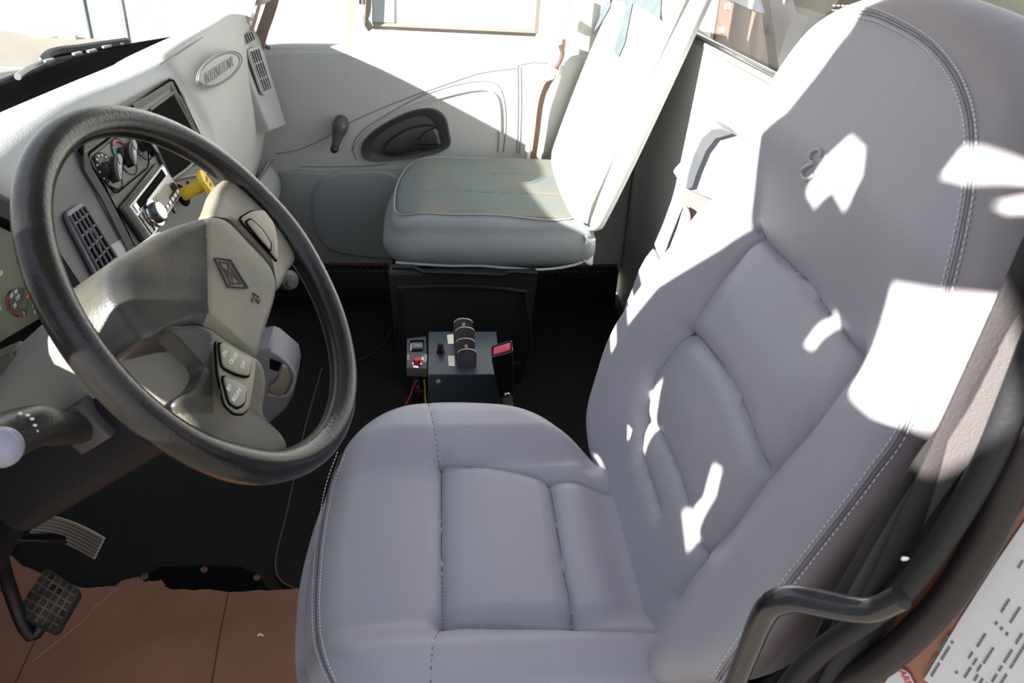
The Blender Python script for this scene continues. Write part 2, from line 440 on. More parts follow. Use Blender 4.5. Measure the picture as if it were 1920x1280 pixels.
# passenger side B pillar trim with rail
wr = thing('wall_right', None, None, (.6, DY, .5)); tag(wr, kind='structure')
mb = MB(); mb.box((.50, DY+.05, .72), (.24, .05, 1.3), bevel=.01); mb.build('pillar_trim', mat('pillar_cream', (.52, .52, .49), .6, bump=.2), wr)
mb = MB(); mb.tube(cr([dpt(*p, -.03) for p in ((1068, -20), (1062, 40), (1057, 95), (1050, 120), (1046, 135))], 5), .006, 8); mb.build('pillar_seal', mat('seal_tan', (.33, .30, .26), .6), wr)
gh = MB(); L = cr([dpt(*p, -.05) for p in ((1040, 142), (1018, 150), (1004, 162), (998, 190), (994, 240), (988, 300), (985, 330))], 6)
gh.tube(L, .0085, 12, caps=True); gh.cyl(L[0], L[0]+Vector((.02, .05, .01)), .012); gh.cyl(L[-1], L[-1]+Vector((0, .05, 0)), .012)
gh.build('grab_handle', mat('handle_grey', (.34, .35, .34), .45), wr)
wb = thing('seat_belt', 'tan and brown passenger seat belt strap hanging beside the pillar grab bar', 'seat belt', dpt(1030, 140, -.03))
mb = MB(); mb.band(cr([dpt(*p, -.035) for p in ((1046, 70), (1044, 100), (1032, 150), (1016, 200), (1008, 250), (1000, 300), (997, 330))], 6), .03, .003, Vector((.8, -.6, 0))); mb.build('strap', mat('belt_tan', (.26, .16, .12), .7), wb)
mb = MB(); mb.band(cr([dpt(*p, -.05) for p in ((1050, 95), (1040, 150), (1024, 200), (1018, 250), (1010, 300), (1008, 330))], 6), .02, .003, Vector((.5, -.8, 0))); mb.build('strap_fold', mat('belt_cream', (.52, .48, .42), .7), wb)
mb = MB(); mb.tube(cr([dpt(*p, -.06) for p in ((1050, 85), (1054, 100), (1048, 118), (1040, 128))], 5), .006, 8); mb.build('strap_guide', mat('guide_dark', (.08, .045, .04), .5), wb)
kn = MB(); q = at(1080, 46, y=DY+.02); kn.cyl(q, q+Vector((0, -.02, 0)), .016, .014, 20, bev=.004)
tag(kn.build('coat_hook', mat('hook_taupe', (.30, .29, .25), .4)), 'small round taupe knob on the cream pillar behind the passenger seat', 'knob')

# A pillar passenger side
ap = thing('wall_front_pillar', None, None, (-.5, 1.6, .8)); ap.name = 'trim_1'; tag(ap, kind='structure')
def strip(pts, w, m, name, t=.012, wd=Vector((1, 0, 0))):
    mb = MB(); mb.band(cr(pts, 5), w, t, wd); return mb.build(name, m, ap)
strip([at(*p, y=1.60) for p in ((484, 92), (492, 60), (506, 20), (520, -30))], .03, mat('pillar_brown', (.17, .13, .11), .5), 'pillar_return')
strip([at(*p, y=1.57) for p in ((468, 70), (476, 45), (486, 10), (495, -25))], .008, mat('pillar_rose', (.40, .28, .23), .5), 'pillar_edge')
strip([at(*p, y=1.56) for p in ((440, 62), (452, 35), (462, 8), (470, -25))], .042, dashlt, 'pillar_cover')
# windshield
wy = [(-.45, -.91), (.2, -.94), (.8, -.885), (1.2, -.79), (1.52, -.58)]
mb = MB(); mb.grid([[Vector((x, y, .872)) for y, x in wy], [Vector((x+.18, y, 1.15)) for y, x in wy], [Vector((x+.36, y, 1.42)) for y, x in wy]])
w2 = mb.build('window_2', glass, solid=.005); tag(w2, kind='structure')
# ------------------------------------------------------------------ OUTSIDE
conc = mat('concrete', (.20, .18, .15), .9, var=.15, vscale=.8, bump=.2, bscale=20)
mb = MB(); mb.box((0, 10, -1.02), (60, 50, .04)); g = mb.build('ground', conc, smooth=False); tag(g, kind='structure')
bl = thing('warehouse_building', 'pale blue metal warehouse wall with a cream post beyond the windshield', 'building', (-3.5, 9.75, -1))
A = at(0, 50, z=-1); B = at(257, 82, z=-1); D = (B-A).normalized(); Nn = Vector((D.y, -D.x, 0))
if Nn.y > 0: Nn = -Nn
p0 = A-D*10; p1 = B+D*1.2
blue = mat('pale_blue_wall', (.115, .150, .165), .7, var=.08, vscale=.6)
mb = MB(); mb.prism([p0, p1, p1+Vector((0, 0, 5)), p0+Vector((0, 0, 5))], -Nn*.3); mb.build('metal_wall', blue, bl, smooth=False)
p2 = B+D*4
mb = MB(); mb.prism([p1, p2, p2+Vector((0, 0, 5)), p1+Vector((0, 0, 5))], -Nn*.3); mb.build('white_wall', mat('white_wall', (.17, .195, .20), .7), bl, smooth=False)
Q = at(212, 78, z=-1); Q = A+D*(Q-A).dot(D)
mb = MB(); mb.prism([Q-D*.17, Q+D*.17, Q+D*.17+Vector((0, 0, 5)), Q-D*.17+Vector((0, 0, 5))], Nn*.02); mb.build('post', mat('cream_post', (.17, .165, .135), .7), bl, smooth=False)
for i, (px, w) in enumerate(((148, .03), (153, .02), (257, .012))):
    q = at(px, 76, z=-1); q = A+D*(q-A).dot(D)+Nn*.02
    mb = MB(); mb.tube([q, q+Vector((0, 0, 5))], w, 8); mb.build('downpipe', mat('pipe_grey', (.36, .38, .38), .7), bl)
mb = MB(); mb.tube([p0+Nn*.05+Vector((0, 0, .02)), at(150, 72, z=-1)+Nn*.05+Vector((0, 0, .02))], .03, 6); mb.build('base_rail', mat('pipe_grey2', (.42, .42, .40), .7), bl)
# hose on the ground
mb = MB(); mb.tube(cr([at(*p, z=-.99) for p in ((-20, 25), (0, 38), (30, 53), (60, 66), (90, 69), (130, 66))], 6), .018, 6)
tag(mb.build('power_cable', mat('cable_grey', (.45, .44, .42), .7)), 'thin pale cable curving over the ground before the pale blue wall', 'cable')
# white hood of the truck
hd = MB()
hd.grid(loft([[Vector((-1.15, -.6, .80)), Vector((-1.12, .5, .84)), Vector((-1.10, 1.0, .82)), Vector((-1.06, 1.5, .76)), Vector((-1.04, 1.75, .66))],
              [Vector((-1.6, -.6, .76)), Vector((-1.6, .5, .82)), Vector((-1.55, 1.0, .79)), Vector((-1.35, 1.45, .73)), Vector((-1.2, 1.7, .62))],
              [Vector((-2.2, -.6, .55)), Vector((-2.2, .5, .60)), Vector((-2.0, .95, .52)), Vector((-1.8, 1.25, .48)), Vector((-1.7, 1.4, .40))]], 6, 6))
tag(hd.build('truck_hood', whitepaint, solid=.01), 'white truck hood seen through the windshield at the left edge', 'hood')
# cowl panel between hood and windshield
mb = MB()
mb.grid(loft([[Vector((-.93, -.5, .868)), Vector((-.955, .2, .868)), Vector((-.90, .8, .868)), Vector((-.81, 1.2, .866)), Vector((-.63, 1.45, .86))],
              [Vector((-1.02, -.5, .84)), Vector((-1.04, .3, .85)), Vector((-1.0, .85, .845)), Vector((-.9, 1.25, .83)), Vector((-.8, 1.5, .80))],
              [Vector((-1.14, -.5, .80)), Vector((-1.14, .3, .80)), Vector((-1.1, .9, .79)), Vector((-1.05, 1.3, .76)), Vector((-1.0, 1.5, .72))]], 5, 5))
tag(mb.build('cowl_panel', mat('cowl_dark', (.05, .05, .048), .6, bump=.4, bscale=80, var=.3, vscale=20), solid=.006), 'dark grey cowl grille at the base of the windshield', 'cowl')
wp = thing('windshield_wiper', 'grey metal windshield wiper resting on the dark cowl outside the glass', 'wiper', at(100, 120, z=.89))
mb = MB(); mb.tube(cr([at(*p, z=.885) for p in ((33, 144), (50, 132), (80, 118), (83, 112), (125, 105), (160, 97), (230, 82))], 6), .007, 8); mb.build('wiper_arm', steel, wp)
mb = MB(); mb.tube(cr([at(*p, z=.90) for p in ((85, 108), (95, 101), (115, 96), (150, 92), (190, 86), (240, 79))], 6), .010, 6); mb.build('wiper_blade', mat('wiper_rubber', (.02, .02, .02), .5), wp)
for p in ((92, 113), (145, 100), (172, 95), (200, 87), (232, 81)):
    mb = MB(); mb.box(at(*p, z=.90), (.008, .022, .005), Matrix.Rotation(-.5, 3, 'Z'), bevel=.001)
    mb.build('wiper_clip', mat('clip_pale', (.25, .27, .30), .4), wp)
# outside mirror of the passenger door
mr = thing('side_mirror', 'large rectangular passenger side mirror with tan frame outside the door window', 'mirror', at(850, 20, y=2.0))
def mp(px, py): return at(px, py, y=2.0)
tan = mat('mirror_tan', (.20, .175, .15), .5)
mb = MB(); mb.prism([mp(697, -80), mp(697, 46), mp(1000, 60), mp(1015, -80)], (0, .05, 0)); mb.build('mirror_housing', mat('mirror_white', (.75, .75, .74), .4), mr, smooth=False)
mb = MB(); mb.band([mp(700, 48), mp(1005, 62)], .02, .014, Vector((0, -1, 1))); mb.band([mp(1014, -60), mp(1005, 62)], .014, .02, Vector((1, 0, 0))); mb.build('mirror_frame', tan, mr, smooth=False)
mb = MB(); mb.band(cr([mp(692, -60), mp(690, 20), mp(684, 35), mp(696, 55)], 4), .018, .03, Vector((1, 0, 0))); mb.build('mirror_bracket', tan, mr)
mb = MB(); mb.prism([mp(701, -70), mp(701, 40), mp(739, 42), mp(739, -70)], (0, -.006, 0)); mb.build('mirror_strip', mat('mirror_blue', (.34, .37, .42), .3), mr, smooth=False)  # blue-grey strip down the left of the mirror
mb = MB(); mb.tube([mp(680, -20), mp(680, 8)], .012, 10); mb.build('mirror_hinge', mat('hinge_brown', (.12, .10, .09), .5), mr)
ma = MB(); ma.band(cr([at(*p, y=1.95) for p in ((662, -60), (660, 20), (655, 60), (648, 85), (636, 98))], 6), .022, .012, Vector((1, 0, 0)))
tag(ma.build('mirror_arm', mat('arm_tan', (.30, .25, .20), .5)), 'slim tan mirror arm curving down outside the passenger window', 'mirror arm')
cm = MB(); P = [at(*p, y=1.97) for p in ((641, -60), (642, 30), (646, 52), (652, 54), (656, 30), (657, -60))]; cm.prism(P, (0, .03, 0))
tag(cm.build('convex_mirror', mat('convex_grey', (.22, .26, .28), .35)), 'narrow grey blue spot mirror left of the mirror arm', 'mirror')
# white panel added beyond the passenger side so the window blows out
tr = MB(); tr.box((3.2, 5.2, 1.0), (7.4, .3, 4.0), Matrix.Rotation(R(8), 3, 'Z'), bevel=.02)
tag(tr.build('white_backdrop', mat('backdrop_white', (.85, .85, .85), .6)), 'plain white panel added outside to fill the passenger window with glare', 'backdrop')
cpb0 = mat('body_grey', (.2, .17, .15), .6)
# grey body equipment behind the cab
bk = thing('utility_truck', 'copper brown and white truck body equipment behind the rear cab window', 'truck', (1.3, .6, -1))
mb = MB(); mb.box((1.55, .6, -.3), (.9, 2.2, 1.4), bevel=.02); mb.build('body_base', cpb0, bk)
cpb = mat('bulk_brown', (.155, .10, .078), .6, var=.15)
mb = MB(); mb.prism([at(*p, x=1.0) for p in ((1270, -40), (1270, 80), (1445, 150), (1433, 60), (1420, -40))], (.03, 0, 0)); mb.build('plate', cpb, bk, smooth=False)
mb = MB(); mb.prism([at(*p, x=.985) for p in ((1325, -40), (1310, 68), (1330, 80), (1348, -40))], (.012, 0, 0)); mb.build('pale_stripe', mat('bulk_cream', (.6, .55, .46), .6), bk, smooth=False)
for p in ((1359, 12), (1348, 56)):
    mb = MB(); q = at(*p, x=.985); mb.cyl(q+Vector((.015, 0, 0)), q, .012, .009, 14); mb.build('rivet', mat('bulk_cream', (.6, .55, .46), .6), bk)
mb = MB(); mb.prism([at(*p, x=.98) for p in ((1355, -5), (1420, 22), (1428, 24), (1415, -20), (1360, -30))], (.01, 0, 0)); mb.build('lavender_rail', mat('rail_lav', (.42, .40, .46), .5), bk, smooth=False)
wcol = MB(); wcol.prism(cr([at(*p, x=1.1) for p in ((1418, -40), (1425, 40), (1428, 110), (1450, 130), (1475, 60), (1492, 20), (1490, -40))], 4, True), (.05, 0, 0))
wcol.build('fairing', whitepaint, bk)
tb = MB(); tb.prism(cr([at(*p, x=1.05) for p in ((1492, -40), (1490, 12), (1500, 26), (1535, 34), (1570, 5), (1570, -40))], 3, True), (.06, 0, 0))
tb.build('tool_box', mat('box_olive', (.22, .17, .11), .5), bk)
gp = MB(); gp.prism([at(*p, x=1.25) for p in ((1425, 130), (1440, 50), (1560, -5), (1990, -30), (1990, 140), (1500, 140))], (.04, 0, 0))
gp.build('body_panel', mat('panel_grey_blue', (.24, .25, .27), .5, var=.2, vscale=2), bk)
vp = MB()
vp.prism([at(*p, x=1.2) for p in ((1790, -40), (1805, 40), (1990, 60), (1990, -40))], (.03, 0, 0))
vp.build('olive_panel', mat('tarp_olive', (.30, .30, .20), .8, var=.3, vscale=6, col2=(.5, .48, .34)), bk)
# ------------------------------------------------------------------ DRIVER SEAT
ds = thing('driver_seat', 'grey stitched leather driver seat with tall integrated headrest', 'seat', (.05, 0, 0))
# cushion outline from the photo, far side; near side mirrored
far = [(565, 1105), (571, 1000), (598, 900), (638, 818), (682, 768), (742, 743), (832, 735), (955, 744), (1040, 786), (1105, 845), (1165, 890)]
fz = [.50, .505, .51, .52, .53, .54, .545, .545, .54, .535, .53]
FO = [at(*p, z=z) for p, z in zip(far, fz)]
fo = [(v.x, v.y) for v in FO]
CYC = -.005
half = [(-.172, .045), (-.163, .13), (-.140, .210), (-.105, .260), (-.055, .295), (.0, .306), (.06, .305), (.125, .292), (.175, .255), (.215, .205), (.255, .165)]
outline = half+[(.30, .15), (.335, .08), (.34, -.08), (.335, -.22), (.28, -.27), (.20, -.292), (.125, -.297)]+[(q[0], 2*CYC-q[1]) for q in reversed(half[:7])]+[(-.174, -.02)]
def zc(px, py, z=.522):
    v = at(px, py, z=z); return (v.x, v.y)
S = lambda x, a, b: 0 if x <= a else 1 if x >= b else ((x-a)/(b-a))**2*(3-2*(x-a)/(b-a))
def h_cush(u, v):
    a = abs(v-CYC)
    return .034*S(a, .14, .21)-.010*S(a, .24, .31)-.018*S(-u, .04, .19)+.012*S(u, .0, .08)*S(.16-a, 0, .03)*S(.25-u, 0, .05)
g1 = [zc(*p) for p in ((828, 862), (828, 1000), (830, 1170))]
g2 = [zc(*p) for p in ((828, 862), (900, 873), (975, 888), (1030, 902), (1080, 905), (1190, 922), (1230, 935))]
g3 = [zc(*p) for p in ((830, 1166), (900, 1170), (1000, 1176), (1075, 1180), (1150, 1192), (1255, 1205))]
g4 = [zc(*p) for p in ((1030, 902), (1040, 960), (1055, 1060), (1070, 1130), (1075, 1180))]
g5 = [zc(*p, z=.535) for p in ((796, 737), (805, 780), (815, 825), (828, 862))]
g6 = [zc(*p) for p in ((830, 1170), (822, 1200), (812, 1240), (808, 1290), (806, 1400))]
cush = Pillow(outline, h_cush, .085, (0, 0, .522), (1, 0, 0), (0, 1, 0), (0, 0, 1), re=.05, bulge=.012,
              grooves=[(g1, .013, .014), (g2, .015, .015), (g3, .015, .015), (g4, .015, .014), (g5, .0025, .004), (g6, .0025, .004)], na=300, nr=95)
mb = MB(); cush.mesh(mb); co = mb.build('seat_cushion', leather, ds)
def on_cush(pl, lift=.001):
    return [cush.surf(q.x, q.y, lift) for q in resample([Vector((*p, 0)) for p in pl], 40, False)]
mb = MB()
for g in (g1, g2, g3, g4): mb.tube(on_cush(g, .0004), .0009, 5)
mb.build('seam_line', seamdark, co)
mb = MB(); stitches(mb, on_cush(g5), .008, .0045, .0008); stitches(mb, on_cush(g6), .008, .0045, .0008); mb.build('stitching', mat('seam_grey', (.16, .16, .18), .7), co)
# front border stitch lines
CO = Vector((0, 0, .522)); CN = Vector((0, 0, 1))
def on_cushpx(P, dx, lift):
    L = []
    for i, q in enumerate(P):
        t = (P[min(i+1, len(P)-1)]-P[max(i-1, 0)]).normalized(); q = q+Vector((-t.y, t.x, 0))*dx; o = -.01
        for _ in range(9):
            w_ = atp(q.x, q.y, CO, CN, o); p = Vector((w_.x, w_.y, 0)); d = min(segdist(p, cush.out[k], cush.out[(k+1) % len(cush.out)]) for k in range(len(cush.out)))
            o = .6*o+.4*(cush.h(p, 0)+cush.edge(d))
        L.append(cush.W(p, cush.h(p, 0)+cush.edge(d)+lift))
    return L
SP = cr([Vector((*p, 0)) for p in ((640, 850), (620, 905), (608, 960), (599, 1020), (594, 1080), (592, 1140), (596, 1200), (610, 1250), (634, 1300))], 6)
mb = MB(); mb2 = MB()
for dx in (-7, 7): stitches(mb, on_cushpx(SP, dx, .0012), .0058, .0042, .0008)
mb2.tube(on_cushpx(SP, 0, 0), .0011, 5)
mb.build('border_stitching', thread, co); mb2.build('border_seam', seamdark, co)
# backrest
TH = R(22); BO = Vector((.27, 0, .55)); Bb = Vector((math.sin(TH), 0, math.cos(TH))); Bn = Vector((-math.cos(TH), 0, math.sin(TH))); By = Vector((0, 1, 0))
def bl_(px, py, off=0):
    P = atp(px, py, BO, Bn, off); return (P.y, (P-BO).dot(Bb))
hw = [(-.03, .23), (.03, .275), (.09, .312), (.15, .318), (.25, .305), (.34, .280), (.41, .262), (.47, .258), (.53, .266), (.585, .268), (.64, .245), (.685, .195), (.715, .12), (.725, .05)]
BC = -.022
bout = [(BC+w, v) for v, w in hw]+[(BC-w-.035*S(v, .20, .36)*S(.62-v, 0, .1), v) for v, w in reversed(hw)]+[(BC-.20, -.08), (BC, -.09), (BC+.17, -.07)]
def h_back(u, v):
    a = abs(u-BC)
    bol = .045*S(a, .15, .25)*S(.50-v, 0, .12)
    hd = .058*S(v, .38, .54)*(1-S(a, .18, .30)*.25) - .02*S(v, .62, .73)
    lum = .012*S(v, .08, .18)*S(.40-v, 0, .1)*(1-S(a, .1, .17))
    return bol+hd+lum
bg = [([bl_(*p) for p in ((1376, 388), (1415, 437), (1455, 478), (1500, 520), (1540, 580), (1575, 625), (1608, 668))], .014, .013),
      ([bl_(*p) for p in ((1284, 618), (1320, 640), (1360, 690), (1395, 755), (1420, 820), (1432, 872))], .014, .013),
      ([bl_(*p) for p in ((1200, 776), (1232, 810), (1262, 880), (1285, 950), (1308, 1040))], .014, .013),
      ([bl_(*p) for p in ((1415, 437), (1350, 520), (1285, 620), (1230, 700), (1200, 776), (1195, 850), (1230, 960))], .013, .013),
      ([bl_(*p) for p in ((1608, 668), (1540, 775), (1432, 890), (1370, 980), (1308, 1040), (1262, 1120))], .013, .013)]
back = Pillow(bout, h_back, .11, BO, By, Bb, Bn, re=.036, bulge=.012, grooves=bg, na=320, nr=100, bot=.02, taper=.07)
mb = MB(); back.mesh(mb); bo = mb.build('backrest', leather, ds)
def on_back(pl, n=40, lift=.001): return [back.surf(q.x, q.y, lift) for q in resample([Vector((*p, 0)) for p in pl], n, False)]
mb = MB()
for g in bg: mb.tube(on_back(g[0], 40, .0004), .0009, 5)
mb.build('seam_line', seamdark, bo)
# double stitched border running round the near side and top
st = [(1345, 1275), (1400, 1195), (1450, 1130), (1560, 990), (1640, 885), (1695, 805), (1745, 665), (1778, 540), (1800, 450), (1818, 350), (1822, 250), (1808, 180), (1780, 125), (1738, 80), (1685, 48), (1630, 26), (1560, 22)]
ring = []
def border(dx, lift):
    P = cr([Vector((*q, 0)) for q in st], 6); L = []
    for i, q in enumerate(P):
        t = (P[min(i+1, len(P)-1)]-P[max(i-1, 0)]).normalized(); q = q+Vector((t.y, -t.x, 0))*dx; o = .028
        for _ in range(9):
            u, v = bl_(q.x, q.y, o); p = Vector((u, v, 0)); d = min(segdist(p, back.out[k], back.out[(k+1) % len(back.out)]) for k in range(len(back.out)))
            hh = back.h(p, 0)+back.edge(d); o = .6*o+.4*hh
        L.append(back.W(p, back.h(p, 0)+back.edge(d)+lift))
    return L
mb = MB(); mb2 = MB()
for dx in (-11, 11): stitches(mb, border(dx, .0012), .0062, .0044, .0009)
for dx in (-3, 3): mb2.tube(border(dx, .0), .0008, 5)
mb.build('border_stitching', thread, bo); mb2.build('border_seam', mat('seam_muted', (.17, .165, .19), .7), bo)  # border seam in a darker grey than the leather
# side panel outside the stitched border: brownish shading put into the leather colour
bo.data.materials.append(mat('leather_side_shaded', (.29, .265, .29), .5, bump=.25, bscale=420))
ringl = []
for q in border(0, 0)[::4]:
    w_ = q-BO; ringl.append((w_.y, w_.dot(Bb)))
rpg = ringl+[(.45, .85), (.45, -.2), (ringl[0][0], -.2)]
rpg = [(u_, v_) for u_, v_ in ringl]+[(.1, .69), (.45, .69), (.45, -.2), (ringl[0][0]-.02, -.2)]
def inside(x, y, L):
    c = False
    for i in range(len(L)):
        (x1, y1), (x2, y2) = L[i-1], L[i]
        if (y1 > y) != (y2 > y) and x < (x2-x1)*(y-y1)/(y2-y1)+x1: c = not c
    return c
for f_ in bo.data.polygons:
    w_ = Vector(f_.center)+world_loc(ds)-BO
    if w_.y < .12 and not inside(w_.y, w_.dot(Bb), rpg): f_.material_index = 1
# embossed mark on the headrest
mk = MB()
def bw(px, py, lift=.0015):
    o = .03
    for _ in range(8):
        u, v = bl_(px, py, o); p = Vector((u, v, 0)); o = back.h(p, 0)
    return back.W(p, back.h(p, 0)+lift)
for L in (((1537, 293), (1541, 286), (1536, 281), (1526, 284), (1520, 293), (1521, 303), (1526, 307), (1516, 312), (1507, 320), (1506, 329), (1512, 336), (1522, 333), (1526, 329)),
          ((1553, 292), (1549, 304), (1542, 318), (1535, 330), (1529, 343)),
          ((1560, 315), (1552, 328), (1545, 341), (1538, 352)), ((1560, 315), (1563, 330), (1562, 345), (1560, 356)), ((1586, 305), (1577, 322), (1568, 340), (1560, 356)),
          ((1606, 300), (1612, 306), (1606, 317), (1596, 322), (1603, 330), (1598, 345), (1588, 350), (1580, 345))):
    mk.tube(cr([bw(*p) for p in L], 5), .0022, 8)
mk.build('embossed_mark', mat('emboss', (.40, .39, .40), .4), bo)
# hard shell behind the backrest
sh = MB()
rows = []
for k in range(9):
    v = -.05+k*.085; w = .245+.03*math.sin(min(1, k/6)*math.pi)
    if k > 6: w -= .03*(k-6)
    rows.append([BO+Bb*v+By*(BC+w*math.cos(a))+Bn*(-.085-.07*math.sin(a)) for a in [math.pi*j/14 for j in range(15)]])
sh.grid(rows); sh.build('back_shell', mat('shell_cloth', (.022, .020, .022), .85, bump=.4, bscale=400, spec=.15), ds, solid=.008)
# seat base
mb = MB(); mb.box((.06, 0, .41), (.42, .46, .06), bevel=.015); mb.build('seat_pan', blackpl, ds)
mb = MB(); mb.box((.06, 0, .20), (.36, .40, .36), bevel=.02, taper=.9); mb.build('pedestal', blackmat, ds)
mb = MB(); mb.box((.08, 0, .015), (.40, .40, .03), bevel=.006); mb.build('base_plate', blackpl, ds)
# folded inner armrest
A1 = [(1392, 262), (1370, 248), (1350, 240), (1332, 243), (1315, 258), (1300, 290), (1290, 325), (1285, 352)]
top = [at(*p, y=.34) for p in A1]+[at(1420, 400, y=.34), at(1440, 320, y=.34)]
mb = MB(); mb.prism(cr(top, 3, True), (0, .055, 0), inset=.012); ar = mb.build('armrest', leather_side, ds)
mb = MB(); P = [at(*p, y=.338) for p in ((1352, 241), (1332, 243), (1315, 258), (1300, 290), (1290, 325), (1285, 352), (1296, 350), (1306, 320), (1322, 282), (1340, 258), (1372, 249))]
mb.prism(P, (0, -.004, 0)); mb.build('pad_side_shade', mat('pad_shade_grey', (.12, .13, .14), .6), ar, smooth=False)  # thin grey strip painting the shaded side of the armrest pad
P = [at(*p, y=.34) for p in ((1285, 352), (1272, 395), (1255, 440), (1238, 480), (1245, 502), (1262, 498), (1300, 470), (1350, 440), (1400, 400))]
mb = MB(); mb.prism(P, (0, .05, 0), inset=.008); mb.build('hinge_cover', mat('hinge_rose', (.30, .25, .25), .45), ar)
P = [at(*p, y=.335) for p in ((1292, 392), (1282, 388), (1270, 425), (1256, 462), (1252, 478), (1262, 480), (1282, 450), (1294, 415))]
mb = MB(); mb.prism(cr(P, 3, True), (0, -.006, 0), inset=.003); mb.build('slide_button', mat('slide_tan', (.38, .30, .28), .4), ar)
P = [at(*p, y=.35) for p in ((1276, 385), (1268, 405), (1252, 445), (1244, 468), (1250, 475), (1262, 445), (1276, 405))]
mb = MB(); mb.prism(P, (0, -.012, 0)); mb.build('belt_slot', glossblack, ar)
P = [at(*p, y=.34) for p in ((1236, 488), (1222, 505), (1208, 530), (1195, 565), (1182, 598), (1160, 680), (1200, 690), (1300, 560), (1262, 500))]
mb = MB(); mb.prism(P, (0, .05, 0), inset=.008); mb.build('lower_pad', leather_side, ar)

# ------------------------------------------------------------------ PASSENGER SEAT
ps = thing('passenger_seat', 'passenger seat with teal grey cloth cushion and pale covered backrest', 'seat', (.12, 1.38, 0))
px0, px1, py0, py1 = -.118, .40, 1.12, 1.60
out = [(px0+.03, py0+.01), (px0+.10, py0), (.15, py0-.005), (px1-.04, py0+.005), (px1, py0+.03), (px1, 1.35), (px1, py1-.03), (px1-.05, py1), (.1, py1), (px0+.09, py1-.01), (px0+.035, py1-.05), (px0+.01, 1.46), (px0, 1.35), (px0, 1.22), (px0+.005, py0+.05)]
hp_ = lambda u, v: .012*(1-((v-1.36)/.3)**2)-.02*S(-u, .02, .12)+.004*math.sin(u*30+v*9)*.3
pg = [([(-.06, 1.28), (.0, 1.30), (.12, 1.29), (.38, 1.27)], .0035, .006), ([(-.07, 1.42), (.05, 1.435), (.2, 1.43), (.38, 1.41)], .0035, .006)]
pc = Pillow(out, hp_, .125, (0, 0, .50), (1, 0, 0), (0, 1, 0), (0, 0, 1), re=.03, bulge=.018, grooves=pg, na=220, nr=50, bot=.02)
mb = MB(); pc.mesh(mb); po = mb.build('seat_cushion', vinyl, ps)
inn = [(px0+.035, py0+.045), (px0+.10, py0+.03), (.15, py0+.022), (px1-.03, py0+.028), (px1-.01, 1.35), (px1-.03, py1-.02), (.1, py1-.015), (px0+.09, py1-.025), (px0+.05, py1-.05), (px0+.022, 1.46), (px0+.012, 1.35), (px0+.014, 1.22)]
mb = MB(); O2 = resample(cr([Vector((*p, 0)) for p in inn], 6, True), 160); c2 = sum(O2, Vector())/160; rows = []
for k in range(1, 31):
    f = k/30; rows.append([pc.surf(*(c2.lerp(o, f)).xy, .0045 if f < .98 else -.002) for o in O2])
V = mb.grid(rows, closed_u=True); mb.cap(V[0]); mb.build('cloth_top', fabric, po)
mb = MB(); E0 = [pc.surf(o.x, o.y, .005) for o in O2]; mb.tube(E0, .0022, 7, closed=True); mb.build('piping', mat('pale_piping', (.27, .29, .31), .6), po)
mb = MB()
for g in pg: stitches(mb, [pc.surf(*q.xy, .0055) for q in resample([Vector((*p, 0)) for p in g[0]], 24, False)], .009, .006, .0007)
mb.build('stitching', mat('blue_thread', (.08, .13, .16), .8), po)
# loose skirt of the cover below the cushion
mb = MB()
L0 = [at(*p, y=py0-.004) for p in ((742, 492), (800, 496), (850, 498), (900, 498), (950, 502), (1010, 505), (1060, 500), (1096, 488), (1108, 462))]
mb.tube(cr(L0, 5), .0035, 7); mb.build('hem', mat('hem_pale', (.40, .43, .46), .6), po)
mb = MB(); mb.grid(loft([[at(*p, y=py0-.006+.004*i) for i, p in enumerate(r)] for r in (((1098, 440), (1106, 448), (1116, 446)), ((1094, 465), (1104, 474), (1112, 470)), ((1092, 488), (1102, 496), (1110, 496)))], 3, 3)); mb.build('skirt_fold', covermat, po, solid=.003)
# backrest with pale cover
def pbk(px, py, y): return at(px, py, y=y)
PO = Vector((.345, 1.13, .515)); q = at(1300, 60, y=1.13); pd = (q-at(1122, 438, y=1.13)); PT = math.atan2(pd.x, pd.z)
Pb = Vector((math.sin(PT), 0, math.cos(PT))); Pn = Vector((-math.cos(PT), 0, math.sin(PT)))
W_, H_ = .50, .80
bo2 = [(.0, .03), (.03, -.015), (.10, -.025), (.35, -.02), (W_-.03, -.01), (W_, .03), (W_+.01, .3), (W_-.005, H_-.1), (W_-.06, H_), (.06, H_), (.005, H_-.1), (-.012, .3)]
hb_ = lambda u, v: .014*(1-((u-W_/2)/.26)**2)+.01*math.sin(v*5)
PBO = at(1100, 418, y=1.12)+Vector((-.035, 0, .01))
pb = Pillow(bo2, hb_, .085, PBO, By, Pb, Pn, re=.025, bulge=.01, na=200, nr=40, bot=.01)
mb = MB(); pb.mesh(mb); pbo = mb.build('backrest', covermat, ps)
mb = MB(); L = [pb.W(Vector((-.013, v/20*.78, 0)), -.022) for v in range(0, 21)]; mb.tube([L[0]+Vector((-.02, .06, .0))]+L, .004, 7); mb.build('cover_edge', mat('cover_piping', (.60, .60, .50), .7), pbo)
def pbs(px, py):
    o = .01
    for _ in range(6):
        w_ = atp(px, py, PBO, Pn, o); p = Vector((w_.y-PBO.y, (w_-PBO).dot(Pb), 0)); o = max(-.01, min(.03, hb_(p.x, p.y)))
    return p, pb.W(p, o+.003)
def dens(L, n=6): return [Vector((*L[i], 0)).lerp(Vector((*L[(i+1) % len(L)], 0)), k/n) for i in range(len(L)) for k in range(n)]
